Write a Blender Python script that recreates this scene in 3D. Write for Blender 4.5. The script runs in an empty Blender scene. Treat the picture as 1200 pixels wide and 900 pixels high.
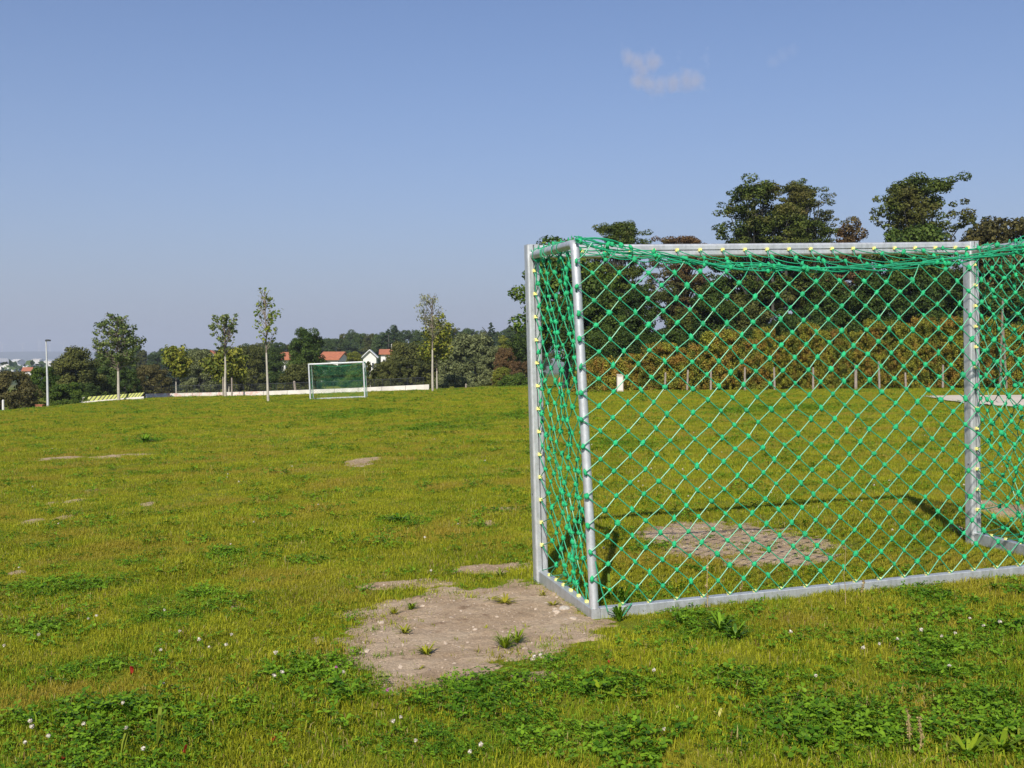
import bpy, bmesh, math, random
import numpy as np
from mathutils import Vector, Matrix
R = math.radians
scene = bpy.context.scene
col = scene.collection
rng = np.random.default_rng(7)
random.seed(7)

# ------------------------------------------------------------------ camera
CAM_H, PITCH, ROLL, F = 1.41, R(1.55), R(0.25), 1270.0
cam = bpy.data.cameras.new('camera')
cam.sensor_fit = 'HORIZONTAL'; cam.sensor_width = 36.0
cam.lens = 36.0 * F / 1200.0
cam.clip_start = 0.1; cam.clip_end = 60000
co = bpy.data.objects.new('camera', cam); col.objects.link(co)
co.matrix_world = Matrix.Translation((0, 0, CAM_H)) @ Matrix.Rotation(R(90) - PITCH, 4, 'X') @ Matrix.Rotation(-ROLL, 4, 'Z')
scene.camera = co

# ------------------------------------------------------------------ light
SUN_EL, SUN_BACK = R(39), R(10.7)      # the sun stands behind the viewer, a little to the left
w = bpy.data.worlds.new('World'); scene.world = w; w.use_nodes = True
wn = w.node_tree.nodes; wl = w.node_tree.links
bg = wn['Background']; sky = wn.new('ShaderNodeTexSky')
sky.sky_type = 'NISHITA'; sky.sun_disc = False
sky.sun_elevation = SUN_EL; sky.sun_rotation = R(180) + SUN_BACK
sky.altitude = 400; sky.air_density = 1.0; sky.dust_density = 1.2; sky.ozone_density = 3.5
bg.inputs[1].default_value = 0.075
tcw = wn.new('ShaderNodeTexCoord'); sxw = wn.new('ShaderNodeSeparateXYZ'); wl.new(tcw.outputs['Generated'], sxw.inputs[0])
def wm(op, a, b_=None):
    q = wn.new('ShaderNodeMath'); q.operation = op
    for i_, v_ in enumerate((a, b_)):
        if v_ is None: continue
        if isinstance(v_, (int, float)): q.inputs[i_].default_value = v_
        else: wl.new(v_, q.inputs[i_])
    return q.outputs[0]
el = wm('MAXIMUM', sxw.outputs[2], 0.0)
veil = wm('POWER', 2.71828, wm('MULTIPLY', el, -6.4))      # summer haze thickening all round towards the horizon
mt = wn.new('ShaderNodeMix'); mt.data_type = 'RGBA'; mt.blend_type = 'MULTIPLY'; mt.inputs[0].default_value = 1; wl.new(sky.outputs[0], mt.inputs[6]); mt.inputs[7].default_value = (.89, .99, 1.19, 1)
mh = wn.new('ShaderNodeMix'); mh.data_type = 'RGBA'; wl.new(veil, mh.inputs[0]); wl.new(mt.outputs[2], mh.inputs[6]); mh.inputs[7].default_value = (3.75, 4.1, 5.2, 1)
wl.new(mh.outputs[2], bg.inputs[0])
sun = bpy.data.lights.new('sun', 'SUN'); sun.energy = 4.8; sun.angle = R(0.5); sun.color = (1.0, 0.93, 0.82)
so = bpy.data.objects.new('sun', sun); col.objects.link(so)
sdir = Vector((-math.sin(SUN_BACK) * math.cos(SUN_EL), -math.cos(SUN_BACK) * math.cos(SUN_EL), math.sin(SUN_EL)))
so.rotation_euler = sdir.to_track_quat('Z', 'Y').to_euler()
scene.view_settings.view_transform = 'Standard'; scene.view_settings.look = 'None'
scene.view_settings.exposure = 0.42; scene.view_settings.gamma = 1.0
scene.cycles.max_bounces = 6; scene.cycles.diffuse_bounces = 3; scene.cycles.transparent_max_bounces = 8
scene.cycles.volume_bounces = 0

# ------------------------------------------------------------------ helpers
def tag(o, label=None, cat=None, group=None, kind=None):
    if label: o['label'] = label
    if cat: o['category'] = cat
    if group: o['group'] = group
    if kind: o['kind'] = kind
    return o

def empty(name, loc=(0, 0, 0), rz=0.0):
    o = bpy.data.objects.new(name, None); col.objects.link(o)
    o.location = loc; o.rotation_euler = (0, 0, rz); o.empty_display_size = 0.2
    return o

def link(name, me, parent=None, loc=None, rot=None, scale=None):
    o = bpy.data.objects.new(name, me); col.objects.link(o)
    if parent is not None: o.parent = parent
    if loc is not None: o.location = loc
    if rot is not None: o.rotation_euler = rot
    if scale is not None: o.scale = scale
    return o

def mesh(name, V, Fc, mat=None, smooth=False):
    """V (n,3) array, Fc (m,k) array of one face size, or a list of such arrays"""
    me = bpy.data.meshes.new(name)
    V = np.asarray(V, dtype=np.float32)
    Fs = Fc if isinstance(Fc, list) and np.ndim(Fc[0]) == 2 else [Fc]
    Fs = [np.asarray(f, dtype=np.int32) for f in Fs if len(f)]
    me.vertices.add(len(V)); me.vertices.foreach_set('co', V.ravel())
    nl = sum(f.size for f in Fs); nf = sum(len(f) for f in Fs)
    me.loops.add(nl); me.polygons.add(nf)
    me.loops.foreach_set('vertex_index', np.concatenate([f.ravel() for f in Fs]))
    tot = np.concatenate([np.full(len(f), f.shape[1], np.int32) for f in Fs])
    st = np.concatenate([[0], np.cumsum(tot)[:-1]]).astype(np.int32)
    me.polygons.foreach_set('loop_start', st)
    me.polygons.foreach_set('use_smooth', np.full(nf, smooth))
    me.update(calc_edges=True); me.validate()
    if mat: me.materials.append(mat)
    return me

class MB:
    """collects shapes into one mesh"""
    def __init__(s): s.V = []; s.Q = []; s.T = []; s.n = 0
    def add(s, V, Q=None, T=None):
        V = np.asarray(V, float)
        if Q is not None and len(Q): s.Q.append(np.asarray(Q) + s.n)
        if T is not None and len(T): s.T.append(np.asarray(T) + s.n)
        s.V.append(V); s.n += len(V)
    def box(s, c, d, rz=0.0):
        c = np.array(c, float); d = np.array(d, float) / 2
        v = np.array([[x, y, z] for x in (-1, 1) for y in (-1, 1) for z in (-1, 1)], float) * d
        cs, sn = math.cos(rz), math.sin(rz)
        v = np.stack([v[:, 0] * cs - v[:, 1] * sn, v[:, 0] * sn + v[:, 1] * cs, v[:, 2]], 1) + c
        s.add(v, [[0, 1, 3, 2], [4, 6, 7, 5], [0, 4, 5, 1], [2, 3, 7, 6], [0, 2, 6, 4], [1, 5, 7, 3]])
    def tube(s, P, r, n=8, caps=True):
        P = np.asarray(P, float); m = len(P)
        r = np.full(m, r) if np.isscalar(r) else np.asarray(r, float)
        T = np.gradient(P, axis=0); T /= np.linalg.norm(T, axis=1)[:, None] + 1e-12
        up = np.array([0, 0, 1.0]) if abs(T[0, 2]) < .9 else np.array([1.0, 0, 0])
        a = np.cross(T, up); a /= np.linalg.norm(a, axis=1)[:, None] + 1e-12
        b = np.cross(T, a)
        an = np.arange(n) * 2 * np.pi / n
        ring = P[:, None, :] + r[:, None, None] * (np.cos(an)[None, :, None] * a[:, None, :] + np.sin(an)[None, :, None] * b[:, None, :])
        V = ring.reshape(-1, 3)
        i = np.arange(m - 1)[:, None] * n; j = np.arange(n)[None, :]; j2 = (j + 1) % n
        Q = np.stack([i + j, i + j2, i + n + j2, i + n + j], -1).reshape(-1, 4)
        T3 = None
        if caps:
            V = np.vstack([V, P[0], P[-1]]); k = m * n
            jj = np.arange(n); j2 = (jj + 1) % n
            T3 = np.vstack([np.stack([np.full(n, k), j2, jj], 1), np.stack([np.full(n, k + 1), (m - 1) * n + jj, (m - 1) * n + j2], 1)])
        s.add(V, Q, T3)
    def prism(s, prof, A, B, U):
        """extrude a 2D profile (u along U, v along AxisxU) from A to B"""
        A = np.array(A, float); B = np.array(B, float); ax = (B - A) / np.linalg.norm(B - A)
        U = np.array(U, float); U -= ax * (U @ ax); U /= np.linalg.norm(U); Vv = np.cross(ax, U)
        pr = np.asarray(prof); n = len(pr)
        off = pr[:, :1] * U + pr[:, 1:] * Vv
        V = np.vstack([A + off, B + off]); j = np.arange(n); j2 = (j + 1) % n
        s.add(V, np.stack([j, j2, n + j2, n + j], 1))
        # caps as fans (fine for nearly convex profiles)
        V2 = np.vstack([A + off, A[None], B + off, B[None]])
        s.add(V2, None, np.vstack([np.stack([np.full(n, n), j2, j], 1), np.stack([np.full(n, 2 * n + 1), n + 1 + j, n + 1 + j2], 1)]))
    def mesh(s, name, mat=None, smooth=False):
        Fs = []
        if s.Q: Fs.append(np.vstack(s.Q))
        if s.T: Fs.append(np.vstack(s.T))
        return mesh(name, np.vstack(s.V), Fs, mat, smooth)
    def build(s, name, mat, parent=None, smooth=False):
        me = s.mesh(name, mat, smooth)
        if smooth:
            try: me.set_sharp_from_angle(angle=R(40))
            except Exception: pass
        return link(name, me, parent)

def children(o): return [c for c in bpy.data.objects if c.parent == o]
def copy_tree(o, parent=None):
    c = o.copy(); col.objects.link(c); c.parent = parent
    for ch in children(o): copy_tree(ch, c)
    return c

# ------------------------------------------------------------------ terrain
def sstep(a, b, x):
    t = np.clip((x - a) / (b - a), 0, 1); return t * t * (3 - 2 * t)
def vnoise(x, y, s=0):
    """cheap smooth noise about -1..1"""
    return (np.sin(x * 1.7 + 1.3 * np.sin(y * 1.1 + s) + s * 2.1) * np.sin(y * 1.9 + 1.7 * np.sin(x * .9 - s) - s)
            + .6 * np.sin(x * 3.9 - y * 2.3 + 1.9 * np.sin(x * 1.3 + y * 2.2 + s)) * np.sin(y * 4.3 + x * 1.6 + s * 1.7)) / 1.3
def gz(x, y):
    x = np.asarray(x, float); y = np.asarray(y, float)
    a = np.where(x > 0, .03 * 5.7 * np.tanh(x / 5.7), .035 * np.maximum(x, -60))
    yy = np.clip(y, -20, 75)
    z = a - .000154 * yy * yy
    z = z - .0231 * np.clip(y - 75, 0, 12) - .0165 * np.clip(y - 87, 0, 1700)
    z = z - .004 * np.clip(-x - 24, 0, 16) ** 2
    z = z - .16 * np.exp(-((y - 60) / 11) ** 2) * sstep(0, -6, x) * sstep(-24, -14, x)
    z = z + .22 * np.exp(-((x + 26) / 8) ** 2) * sstep(60, 80, y)
    z = z + .008 * vnoise(x * .9, y * .9, 2) * sstep(0, 3, y) + .03 * vnoise(x * .12, y * .12, 5) * sstep(12, 30, y)
    return z
def hy(px): return 415.6 - (px - 600) * math.tan(ROLL)
def wx(px, D, py=440): return ((px - 600) + (py - 450) * -ROLL) / F * D
def wz(px, py, D): return CAM_H + (hy(px) - py) / F * D
M3 = co.matrix_world.to_3x3()
def hit(px, py):
    d = M3 @ Vector(((px - 600) / F, -(py - 450) / F, -1.0)); d = np.array(d)
    t = 1.0
    for _ in range(4000):
        p = np.array([0, 0, CAM_H]) + d * t
        if p[2] < gz(p[0], p[1]): break
        t += 0.01 + t * .0015
    return p[0], p[1]

# ------------------------------------------------------------------ materials
def mat(name):
    m = bpy.data.materials.new(name); m.use_nodes = True
    nt = m.node_tree; b = nt.nodes['Principled BSDF']
    return m, nt.nodes, nt.links, b
def ramp(n, l, src, stops):
    r = n.new('ShaderNodeValToRGB'); e = r.color_ramp.elements
    e[0].position = stops[0][0]; e[0].color = (*stops[0][1], 1)
    e[1].position = stops[-1][0]; e[1].color = (*stops[-1][1], 1)
    for p, c in stops[1:-1]:
        k = e.new(p); k.color = (*c, 1)
    l.new(src, r.inputs[0]); return r.outputs[0]
def noise(n, l, scale, detail=3, vec=None, rough=.55, dist=0):
    t = n.new('ShaderNodeTexNoise'); t.inputs['Scale'].default_value = scale; t.inputs['Detail'].default_value = detail
    t.inputs['Roughness'].default_value = rough; t.inputs['Distortion'].default_value = dist
    if vec is not None: l.new(vec, t.inputs['Vector'])
    return t.outputs[0]
def mix(n, l, a, b, f, mode='MIX'):
    m = n.new('ShaderNodeMix'); m.data_type = 'RGBA'; m.blend_type = mode
    for s, v in ((m.inputs[6], a), (m.inputs[7], b), (m.inputs[0], f)):
        if isinstance(v, (int, float)): s.default_value = v
        elif isinstance(v, tuple): s.default_value = (*v, 1)
        else: l.new(v, s)
    return m.outputs[2]
def plain(name, c, rough=.6, metal=0.0, var=.12, scale=6.0, bump=0.0, bscale=60.0):
    m, n, l, b = mat(name)
    g = n.new('ShaderNodeTexCoord').outputs['Object']
    f = noise(n, l, scale, 4, g)
    c1 = tuple(max(0, x * (1 - var)) for x in c); c2 = tuple(min(1, x * (1 + var)) for x in c)
    l.new(ramp(n, l, f, [(.3, c1), (.7, c2)]), b.inputs['Base Color'])
    b.inputs['Roughness'].default_value = rough; b.inputs['Metallic'].default_value = metal
    if bump:
        bp = n.new('ShaderNodeBump'); bp.inputs['Strength'].default_value = bump; bp.inputs['Distance'].default_value = .02
        l.new(noise(n, l, bscale, 4, g), bp.inputs['Height']); l.new(bp.outputs[0], b.inputs['Normal'])
    return m

def leaf_mat(name, dark, light, hue=None, nscale=.5, trans=.3, rough=.55, amt=.5):
    """leaves: colour varies from clump to clump (a trait of the leaves), thin leaves let light through"""
    m, n, l, b = mat(name)
    pos = n.new('ShaderNodeNewGeometry')
    f1 = noise(n, l, nscale, 3, pos.outputs['Position'])
    oi = n.new('ShaderNodeObjectInfo')
    mp = n.new('ShaderNodeMath'); mp.operation = 'MULTIPLY_ADD'
    l.new(pos.outputs['Random Per Island'], mp.inputs[0]); mp.inputs[1].default_value = amt
    l.new(f1, mp.inputs[2])
    ms = n.new('ShaderNodeMath'); ms.operation = 'SUBTRACT'; l.new(mp.outputs[0], ms.inputs[0]); ms.inputs[1].default_value = amt / 2
    c = ramp(n, l, ms.outputs[0], [(.25, dark), (.75, light)])
    if hue:
        f2 = noise(n, l, nscale * .7 + .01, 2, pos.outputs['Position'])
        r2 = n.new('ShaderNodeMapRange'); l.new(f2, r2.inputs[0]); r2.inputs[1].default_value = .48; r2.inputs[2].default_value = .68
        c = mix(n, l, c, hue, r2.outputs[0])
    l.new(c, b.inputs['Base Color']); b.inputs['Roughness'].default_value = rough
    b.inputs['Specular IOR Level'].default_value = .15
    tr = n.new('ShaderNodeBsdfTranslucent'); l.new(c, tr.inputs[0])
    mx = n.new('ShaderNodeMixShader'); mx.inputs[0].default_value = trans
    l.new(b.outputs[0], mx.inputs[1]); l.new(tr.outputs[0], mx.inputs[2])
    l.new(mx.outputs[0], n['Material Output'].inputs[0])
    return m

def metal_mat(name, c, streak=1.0):
    m, n, l, b = mat(name)
    tc = n.new('ShaderNodeTexCoord').outputs['Object']
    mp = n.new('ShaderNodeMapping'); mp.inputs['Scale'].default_value = (9, 9, 2.2); l.new(tc, mp.inputs[0])
    f = noise(n, l, 3.0, 6, mp.outputs[0], .65)
    f2 = noise(n, l, 40, 3, tc)
    cc = ramp(n, l, f, [(.3, tuple(x * .80 for x in c)), (.55, c), (.75, tuple(min(1, x * 1.12) for x in c))])
    sp = ramp(n, l, f2, [(.35, (.9, .9, .88)), (.6, (1, 1, 1))])
    l.new(mix(n, l, cc, sp, 1.0, 'MULTIPLY'), b.inputs['Base Color'])
    b.inputs['Metallic'].default_value = .55
    rr = n.new('ShaderNodeMapRange'); l.new(f, rr.inputs[0]); rr.inputs[3].default_value = .34; rr.inputs[4].default_value = .55
    l.new(rr.outputs[0], b.inputs['Roughness'])
    bp = n.new('ShaderNodeBump'); bp.inputs['Strength'].default_value = .15; bp.inputs['Distance'].default_value = .003
    l.new(f2, bp.inputs['Height']); l.new(bp.outputs[0], b.inputs['Normal'])
    return m

M = {}
M['pebble'] = plain('light_pebble', (.46, .41, .35), .85, 0, .2, 40, .5, 90)
M['alu'] = metal_mat('brushed_aluminium', (.60, .62, .64))
M['galv'] = metal_mat('galvanised_steel', (.52, .55, .57))
M['bolt_dark'] = plain('dark_bolt_head', (.10, .10, .10), .7)  # plain dark grey of the small bolts on the posts
M['net'] = plain('green_net_cord', (.017, .29, .142), .42, 0, .15, 3.0)
M['knot'] = plain('green_net_knot', (.012, .41, .155), .5, 0, .25, 9.0, .5, 260)
M['clip'] = plain('pale_yellow_plastic', (.80, .74, .24), .45, 0, .12, 8)
M['dry'] = leaf_mat('dry_stem', (.25, .18, .08), (.42, .33, .15), None, 20, .1)
M['white_petal'] = leaf_mat('clover_petal_white', (.42, .36, .26), (.80, .76, .66), None, 60, .25, amt=1.2)
M['pink_petal'] = leaf_mat('clover_petal_pink', (.40, .12, .28), (.62, .28, .48), None, 60, .2, amt=1.2)
M['yellow_petal'] = leaf_mat('petal_yellow', (.65, .50, .02), (.85, .75, .05), None, 60, .2)
M['red_leaf'] = leaf_mat('red_leaf', (.28, .02, .015), (.45, .05, .03), None, 60, .2)
M['bark'] = plain('grey_bark', (.17, .14, .11), .9, 0, .35, 14, .6, 30)
M['dark_bark'] = plain('dark_bark', (.06, .06, .05), .9, 0, .3, 5, .6, 20)
M['pale_bark'] = plain('whitewashed_bark', (.38, .35, .29), .9, 0, .2, 6, .4, 30)
M['concrete'] = plain('pale_concrete', (.62, .59, .54), .85, 0, .14, 1.5)
M['post_wood'] = plain('weathered_post_wood', (.25, .21, .175), .85, 0, .3, 9, .4, 60)
M['white'] = plain('white_render', (.62, .61, .58), .8, 0, .05, 1)
M['orange_tile'] = plain('orange_roof_tile', (.36, .125, .06), .8, 0, .25, 2.5)
M['glass'] = plain('window_glass', (.04, .05, .06), .12)
M['lamp_grey'] = plain('galvanised_lamp_grey', (.52, .53, .53), .5, .3)
M['dark_metal'] = plain('dark_metal', (.04, .045, .05), .5, .4)
M['stone'] = plain('pale_stone', (.42, .34, .26), .85, 0, .25, 40, .5, 90)

# ------------------------------------------------------------------ masks on the lawn (dirt, clover), all in world metres
def ell(px, py, rx, ry):
    x, y = hit(px, py); return (x, y, rx / F * y, ry * y * y / (F * CAM_H) , 0)
PATCH_PX = [(408, 719), (428, 733), (420, 758), (440, 788), (470, 806), (515, 806), (550, 800), (570, 776), (610, 770), (655, 762), (692, 738),
            (672, 722), (652, 704), (632, 688), (606, 684), (575, 690), (548, 698), (520, 690), (478, 702), (440, 712)]
PATCH = np.array([hit(*p) for p in PATCH_PX])
def poly_sd(P, x, y):
    x = np.asarray(x, float); y = np.asarray(y, float)
    d = np.full(x.shape, 1e9); inside = np.zeros(x.shape, bool)
    n = len(P)
    for i in range(n):
        a, b = P[i], P[(i + 1) % n]; e = b - a
        t = np.clip(((x - a[0]) * e[0] + (y - a[1]) * e[1]) / (e @ e), 0, 1)
        d = np.minimum(d, np.hypot(x - a[0] - t * e[0], y - a[1] - t * e[1]))
        c = ((a[1] > y) != (b[1] > y)) & (x < (b[0] - a[0]) * (y - a[1]) / (b[1] - a[1] + 1e-12) + a[0])
        inside ^= c
    return np.where(inside, d, -d)
SMALL = [('trodden soil patch inside the near goal', [(850, 632, 74, 19), (905, 655, 50, 7), (780, 628, 30, 8), (930, 636, 40, 5)]),
         ('thin bare strip behind the large soil patch', [(480, 685, 42, 4), (565, 668, 26, 4), (600, 664, 18, 3)]),
         ('pale bare spot halfway down the pitch', [(421, 542, 17, 4)]),
         ('long pale bare streak on the left lawn', [(72, 537, 18, 1.5), (145, 534, 28, 1.6)]),
         ('small bare spots at the left edge', [(36, 612, 9, 3), (75, 607, 6, 2.5), (88, 587, 7, 2), (60, 590, 5, 1.6)]),
         ('short bare scrape on the left lawn', [(174, 591, 9, 2), (108, 575, 5, 1.3)]),
         ('bare spot at the lower left edge of the lawn', [(20, 672, 9, 2)]),
         ('little bare spot right of the clover on the left', [(293, 774, 7, 2), (372, 752, 8, 4), (277, 712, 4, 3)]),
         ('bare ground right of the far post of the near goal', [(1185, 600, 32, 11), (1128, 622, 10, 5)]),
         ('bare spot in the lawn left of the near goal', [(572, 613, 7, 3), (592, 597, 12, 2)]),
         ('bare spot near the large soil patch lower right', [(630, 792, 22, 5)])]
SM = [(lb, [ell(*e) for e in es]) for lb, es in SMALL]
def ell_v(es, x, y):
    v = np.full(np.shape(x), -9.0)
    for (cx, cy, ax, ay, _) in es:
        v = np.maximum(v, 1 - np.hypot((x - cx) / ax, (y - cy) / ay))
    return v
def rough(x, y): return vnoise(x * 6, y * 6, 1) * .5 + vnoise(x * 15, y * 15, 3) * .35 + vnoise(x * 33, y * 33, 8) * .2
def dirt_big(x, y): return (poly_sd(PATCH, x, y) - .02) / .11 + rough(x, y) * 1.45 + .5 * vnoise(x * 3.1, y * 2.7, 27)
def dirt_small(es, x, y): return ell_v(es, x, y) * 1.9 + rough(x, y) * 1.2 - .15 + .5 * vnoise(x * 2.3, y * 1.1, 9)
def dirt(x, y):
    v = dirt_big(x, y)
    for _, es in SM: v = np.maximum(v, dirt_small(es, x, y))
    return v
CLOVER = [ell(*e) for e in [(370, 800, 95, 38), (200, 716, 38, 13), (840, 738, 45, 16), (1150, 845, 140, 62), (1155, 752, 95, 20), (590, 808, 100, 26),
          (640, 868, 210, 30), (467, 612, 26, 7), (90, 868, 130, 42), (120, 780, 60, 16), (700, 815, 60, 14), (880, 800, 90, 12), (170, 518, 14, 3),
          (60, 690, 60, 9), (270, 655, 30, 8), (150, 662, 50, 7), (1090, 702, 35, 12), (230, 700, 50, 8), (730, 700, 26, 12), (1080, 785, 60, 16),
          (460, 800, 60, 14), (960, 850, 80, 25), (40, 740, 50, 8), (160, 484, 10, 2), (520, 500, 40, 4), (585, 488, 40, 4), (420, 485, 50, 4), (720, 520, 50, 6), (900, 480, 70, 5)]]
def clover(x, y): return ell_v(CLOVER, x, y).clip(-1.0, 1) * 1.0 + rough(x, y) * 1.0 + .55 * vnoise(x * 1.3, y * .9, 11) + .35 * vnoise(x * 3.1, y * 2.6, 13) - .05

# ------------------------------------------------------------------ ground sheets
def grid_mesh(name, xs, ys, zf, m, smooth=True):
    X, Y = np.meshgrid(xs, ys); V = np.stack([X, Y, zf(X, Y)], -1).reshape(-1, 3)
    nx, ny = len(xs), len(ys)
    i = np.arange(ny - 1)[:, None] * nx + np.arange(nx - 1)[None, :]
    Q = np.stack([i, i + 1, i + nx + 1, i + nx], -1).reshape(-1, 4)
    return mesh(name, V, Q, m, smooth)
gm, n, l, b = mat('lawn_soil')
pos = n.new('ShaderNodeNewGeometry').outputs['Position']
f1 = noise(n, l, .35, 5, pos); f2 = noise(n, l, 4, 6, pos, .7); f3 = noise(n, l, 45, 4, pos, .7)
c = ramp(n, l, f1, [(.3, (.12, .14, .012)), (.55, (.185, .205, .016)), (.75, (.225, .21, .028))])
c = mix(n, l, c, ramp(n, l, f2, [(.35, (.55, .62, .5)), (.65, (1.15, 1.1, 1.0))]), .8, 'MULTIPLY')
c = mix(n, l, c, ramp(n, l, f3, [(.3, (.5, .5, .5)), (.7, (1.2, 1.2, 1.2))]), .8, 'MULTIPLY')
sep = n.new('ShaderNodeSeparateXYZ'); l.new(pos, sep.inputs[0])
far = n.new('ShaderNodeMapRange'); l.new(sep.outputs[1], far.inputs[0]); far.inputs[1].default_value = 250; far.inputs[2].default_value = 500
ff = noise(n, l, .006, 4, pos)
fc = ramp(n, l, ff, [(.38, (.045, .07, .02)), (.5, (.10, .12, .04)), (.56, (.05, .07, .03)), (.68, (.20, .17, .08))])
c = mix(n, l, c, fc, far.outputs[0])
l.new(c, b.inputs['Base Color']); b.inputs['Roughness'].default_value = .95; b.inputs['Specular IOR Level'].default_value = .1
bp = n.new('ShaderNodeBump'); bp.inputs['Strength'].default_value = .6; bp.inputs['Distance'].default_value = .02
l.new(f3, bp.inputs['Height']); l.new(bp.outputs[0], b.inputs['Normal'])
def spaced(a, b_, d0, k):
    o = [0.0]; d = d0
    while o[-1] < max(abs(a), b_): o.append(o[-1] + d); d *= k
    o = np.array(o); neg = -o[1:][o[1:] <= abs(a) * 1.1][::-1]
    return np.concatenate([neg, o])
xs = spaced(-9000, 9000, .22, 1.035); ys = np.concatenate([-spaced(0, 300, .6, 1.12)[::-1][:-1], spaced(0, 9000, .22, 1.026)])
g = link('ground', grid_mesh('ground', xs, ys, gz, gm)); tag(g, kind='structure')

# bare soil
dm, n, l, b = mat('bare_soil')
pos = n.new('ShaderNodeNewGeometry').outputs['Position']
f1 = noise(n, l, 2.5, 5, pos, .6); f2 = noise(n, l, 60, 5, pos, .75); f3 = noise(n, l, 9, 4, pos)
c = ramp(n, l, f1, [(.3, (.33, .235, .145)), (.5, (.43, .32, .215)), (.7, (.49, .385, .27))])
c = mix(n, l, c, ramp(n, l, f2, [(.3, (.62, .60, .58)), (.62, (1.1, 1.1, 1.1))]), .9, 'MULTIPLY')
c = mix(n, l, c, (.16, .10, .06), ramp(n, l, f3, [(.60, (0, 0, 0)), (.72, (.8, .8, .8))]))
l.new(c, b.inputs['Base Color']); b.inputs['Roughness'].default_value = .95; b.inputs['Specular IOR Level'].default_value = .1
bp = n.new('ShaderNodeBump'); bp.inputs['Strength'].default_value = 1.0; bp.inputs['Distance'].default_value = .014
l.new(f2, bp.inputs['Height']); l.new(bp.outputs[0], b.inputs['Normal'])
def dirt_sheet(label, fn, bb, step):
    xs = np.arange(bb[0], bb[1], step); ys = np.arange(bb[2], bb[3], step)
    X, Y = np.meshgrid(xs, ys); v = fn(X, Y)
    Z = gz(X, Y) + .006 + .006 * np.clip(v, -1, 1) * 0 + .009 * np.abs(vnoise(X * 7, Y * 7, 4)) + .003 * vnoise(X * 40, Y * 40, 6) * (step < .03)
    Z = np.minimum(np.maximum(Z, gz(X, Y) + .003), gz(X, Y) + .016 * (v + .75))
    V = np.stack([X, Y, Z], -1).reshape(-1, 3); nx = len(xs)
    i = (np.arange(len(ys) - 1)[:, None] * nx + np.arange(nx - 1)[None, :])
    keep = v[:-1, :-1] > -1.6
    Q = np.stack([i, i + 1, i + nx + 1, i + nx], -1)[keep]
    if not len(Q): return
    used, inv = np.unique(Q.ravel(), return_inverse=True)
    o = link('dirt_patch', mesh('dirt_patch', V[used], inv.reshape(-1, 4), dm, True)); tag(o, label, kind='structure')
dirt_sheet('large bare patch of pale soil beside the near goal', dirt_big, (PATCH[:, 0].min() - .3, PATCH[:, 0].max() + .3, PATCH[:, 1].min() - .3, PATCH[:, 1].max() + .3), .02)
for lb, es in SM:
    A = np.array(es); k = 1.5
    bb = ((A[:, 0] - A[:, 2] * k).min(), (A[:, 0] + A[:, 2] * k).max(), (A[:, 1] - A[:, 3] * k).min(), (A[:, 1] + A[:, 3] * k).max())
    dirt_sheet(lb, lambda x, y, e=es: dirt_small(e, x, y), bb, max(.025, A[0, 1] * .0035))

# gravel path on the right, far end of the pitch
pth = []
for a, bb_ in (((1078, 465.5), (1130, 474)), ((1120, 464.8), (1165, 477)), ((1200, 464.5), (1200, 479)), ((1260, 464), (1260, 480)), ((1400, 463), (1400, 482))):
    pth += [hit(*a), hit(*bb_)]
V = []
P2 = np.array(pth).reshape(-1, 2, 2)
for k in range(len(P2) - 1):
    for t in np.linspace(0, 1, 9, endpoint=(k == len(P2) - 2)):
        a = P2[k, 0] * (1 - t) + P2[k + 1, 0] * t; c_ = P2[k, 1] * (1 - t) + P2[k + 1, 1] * t
        for s in np.linspace(0, 1, 7):
            p = a * (1 - s) + c_ * s; p = p + rng.normal(0, .05, 2)
            V.append((p[0], p[1], float(gz(p[0], p[1])) + .05))
V = np.array(V); nr = len(V) // 7
i = np.arange(nr - 1)[:, None] * 7 + np.arange(6)[None, :]
o = link('path', mesh('path', V, np.stack([i, i + 7, i + 8, i + 1], -1).reshape(-1, 4), plain('path_gravel', (.50, .44, .36), .95, 0, .15, 1.2), True)); tag(o, kind='structure')
PATHP = np.vstack([P2[:, 0], P2[::-1, 1]])

# ------------------------------------------------------------------ grass: prototypes and instancing
protos = bpy.data.collections.new('lawn_sources')        # not linked to the scene
def blades(name, n, rad, h0, h1, wd, m, bend=.5, seed=0, tw=1.0):
    r = np.random.default_rng(seed); a = r.uniform(0, 2 * np.pi, n); q = rad * np.sqrt(r.uniform(0, 1, n))
    bx, by = q * np.cos(a), q * np.sin(a); h = r.uniform(h0, h1, n) * r.uniform(.7, 1.1, n)
    az = r.uniform(0, 2 * np.pi, n); lean = r.uniform(.1, 1, n) * bend * h
    dx, dy = np.cos(az) * lean, np.sin(az) * lean
    fa = az + np.pi / 2 + r.normal(0, .6, n); wx_, wy_ = np.cos(fa) * wd / 2, np.sin(fa) * wd / 2
    ww = r.uniform(.7, 1.3, n); wx_ *= ww; wy_ *= ww
    z0 = np.full(n, -.01)
    V = np.stack([np.stack([bx - wx_, by - wy_, z0], 1), np.stack([bx + wx_, by + wy_, z0], 1),
                  np.stack([bx + dx * .35 + wx_ * .85, by + dy * .35 + wy_ * .85, h * .6], 1), np.stack([bx + dx * .35 - wx_ * .85, by + dy * .35 - wy_ * .85, h * .6], 1),
                  np.stack([bx + dx, by + dy, h * (1 - .25 * lean / h)], 1)], 1).reshape(-1, 3)
    i = np.arange(n)[:, None] * 5
    me = mesh(name, V, [i + np.array([[0, 1, 2, 3]]), i + np.array([[3, 2, 4]])], m)
    o = bpy.data.objects.new(name, me); protos.objects.link(o); return o
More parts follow.
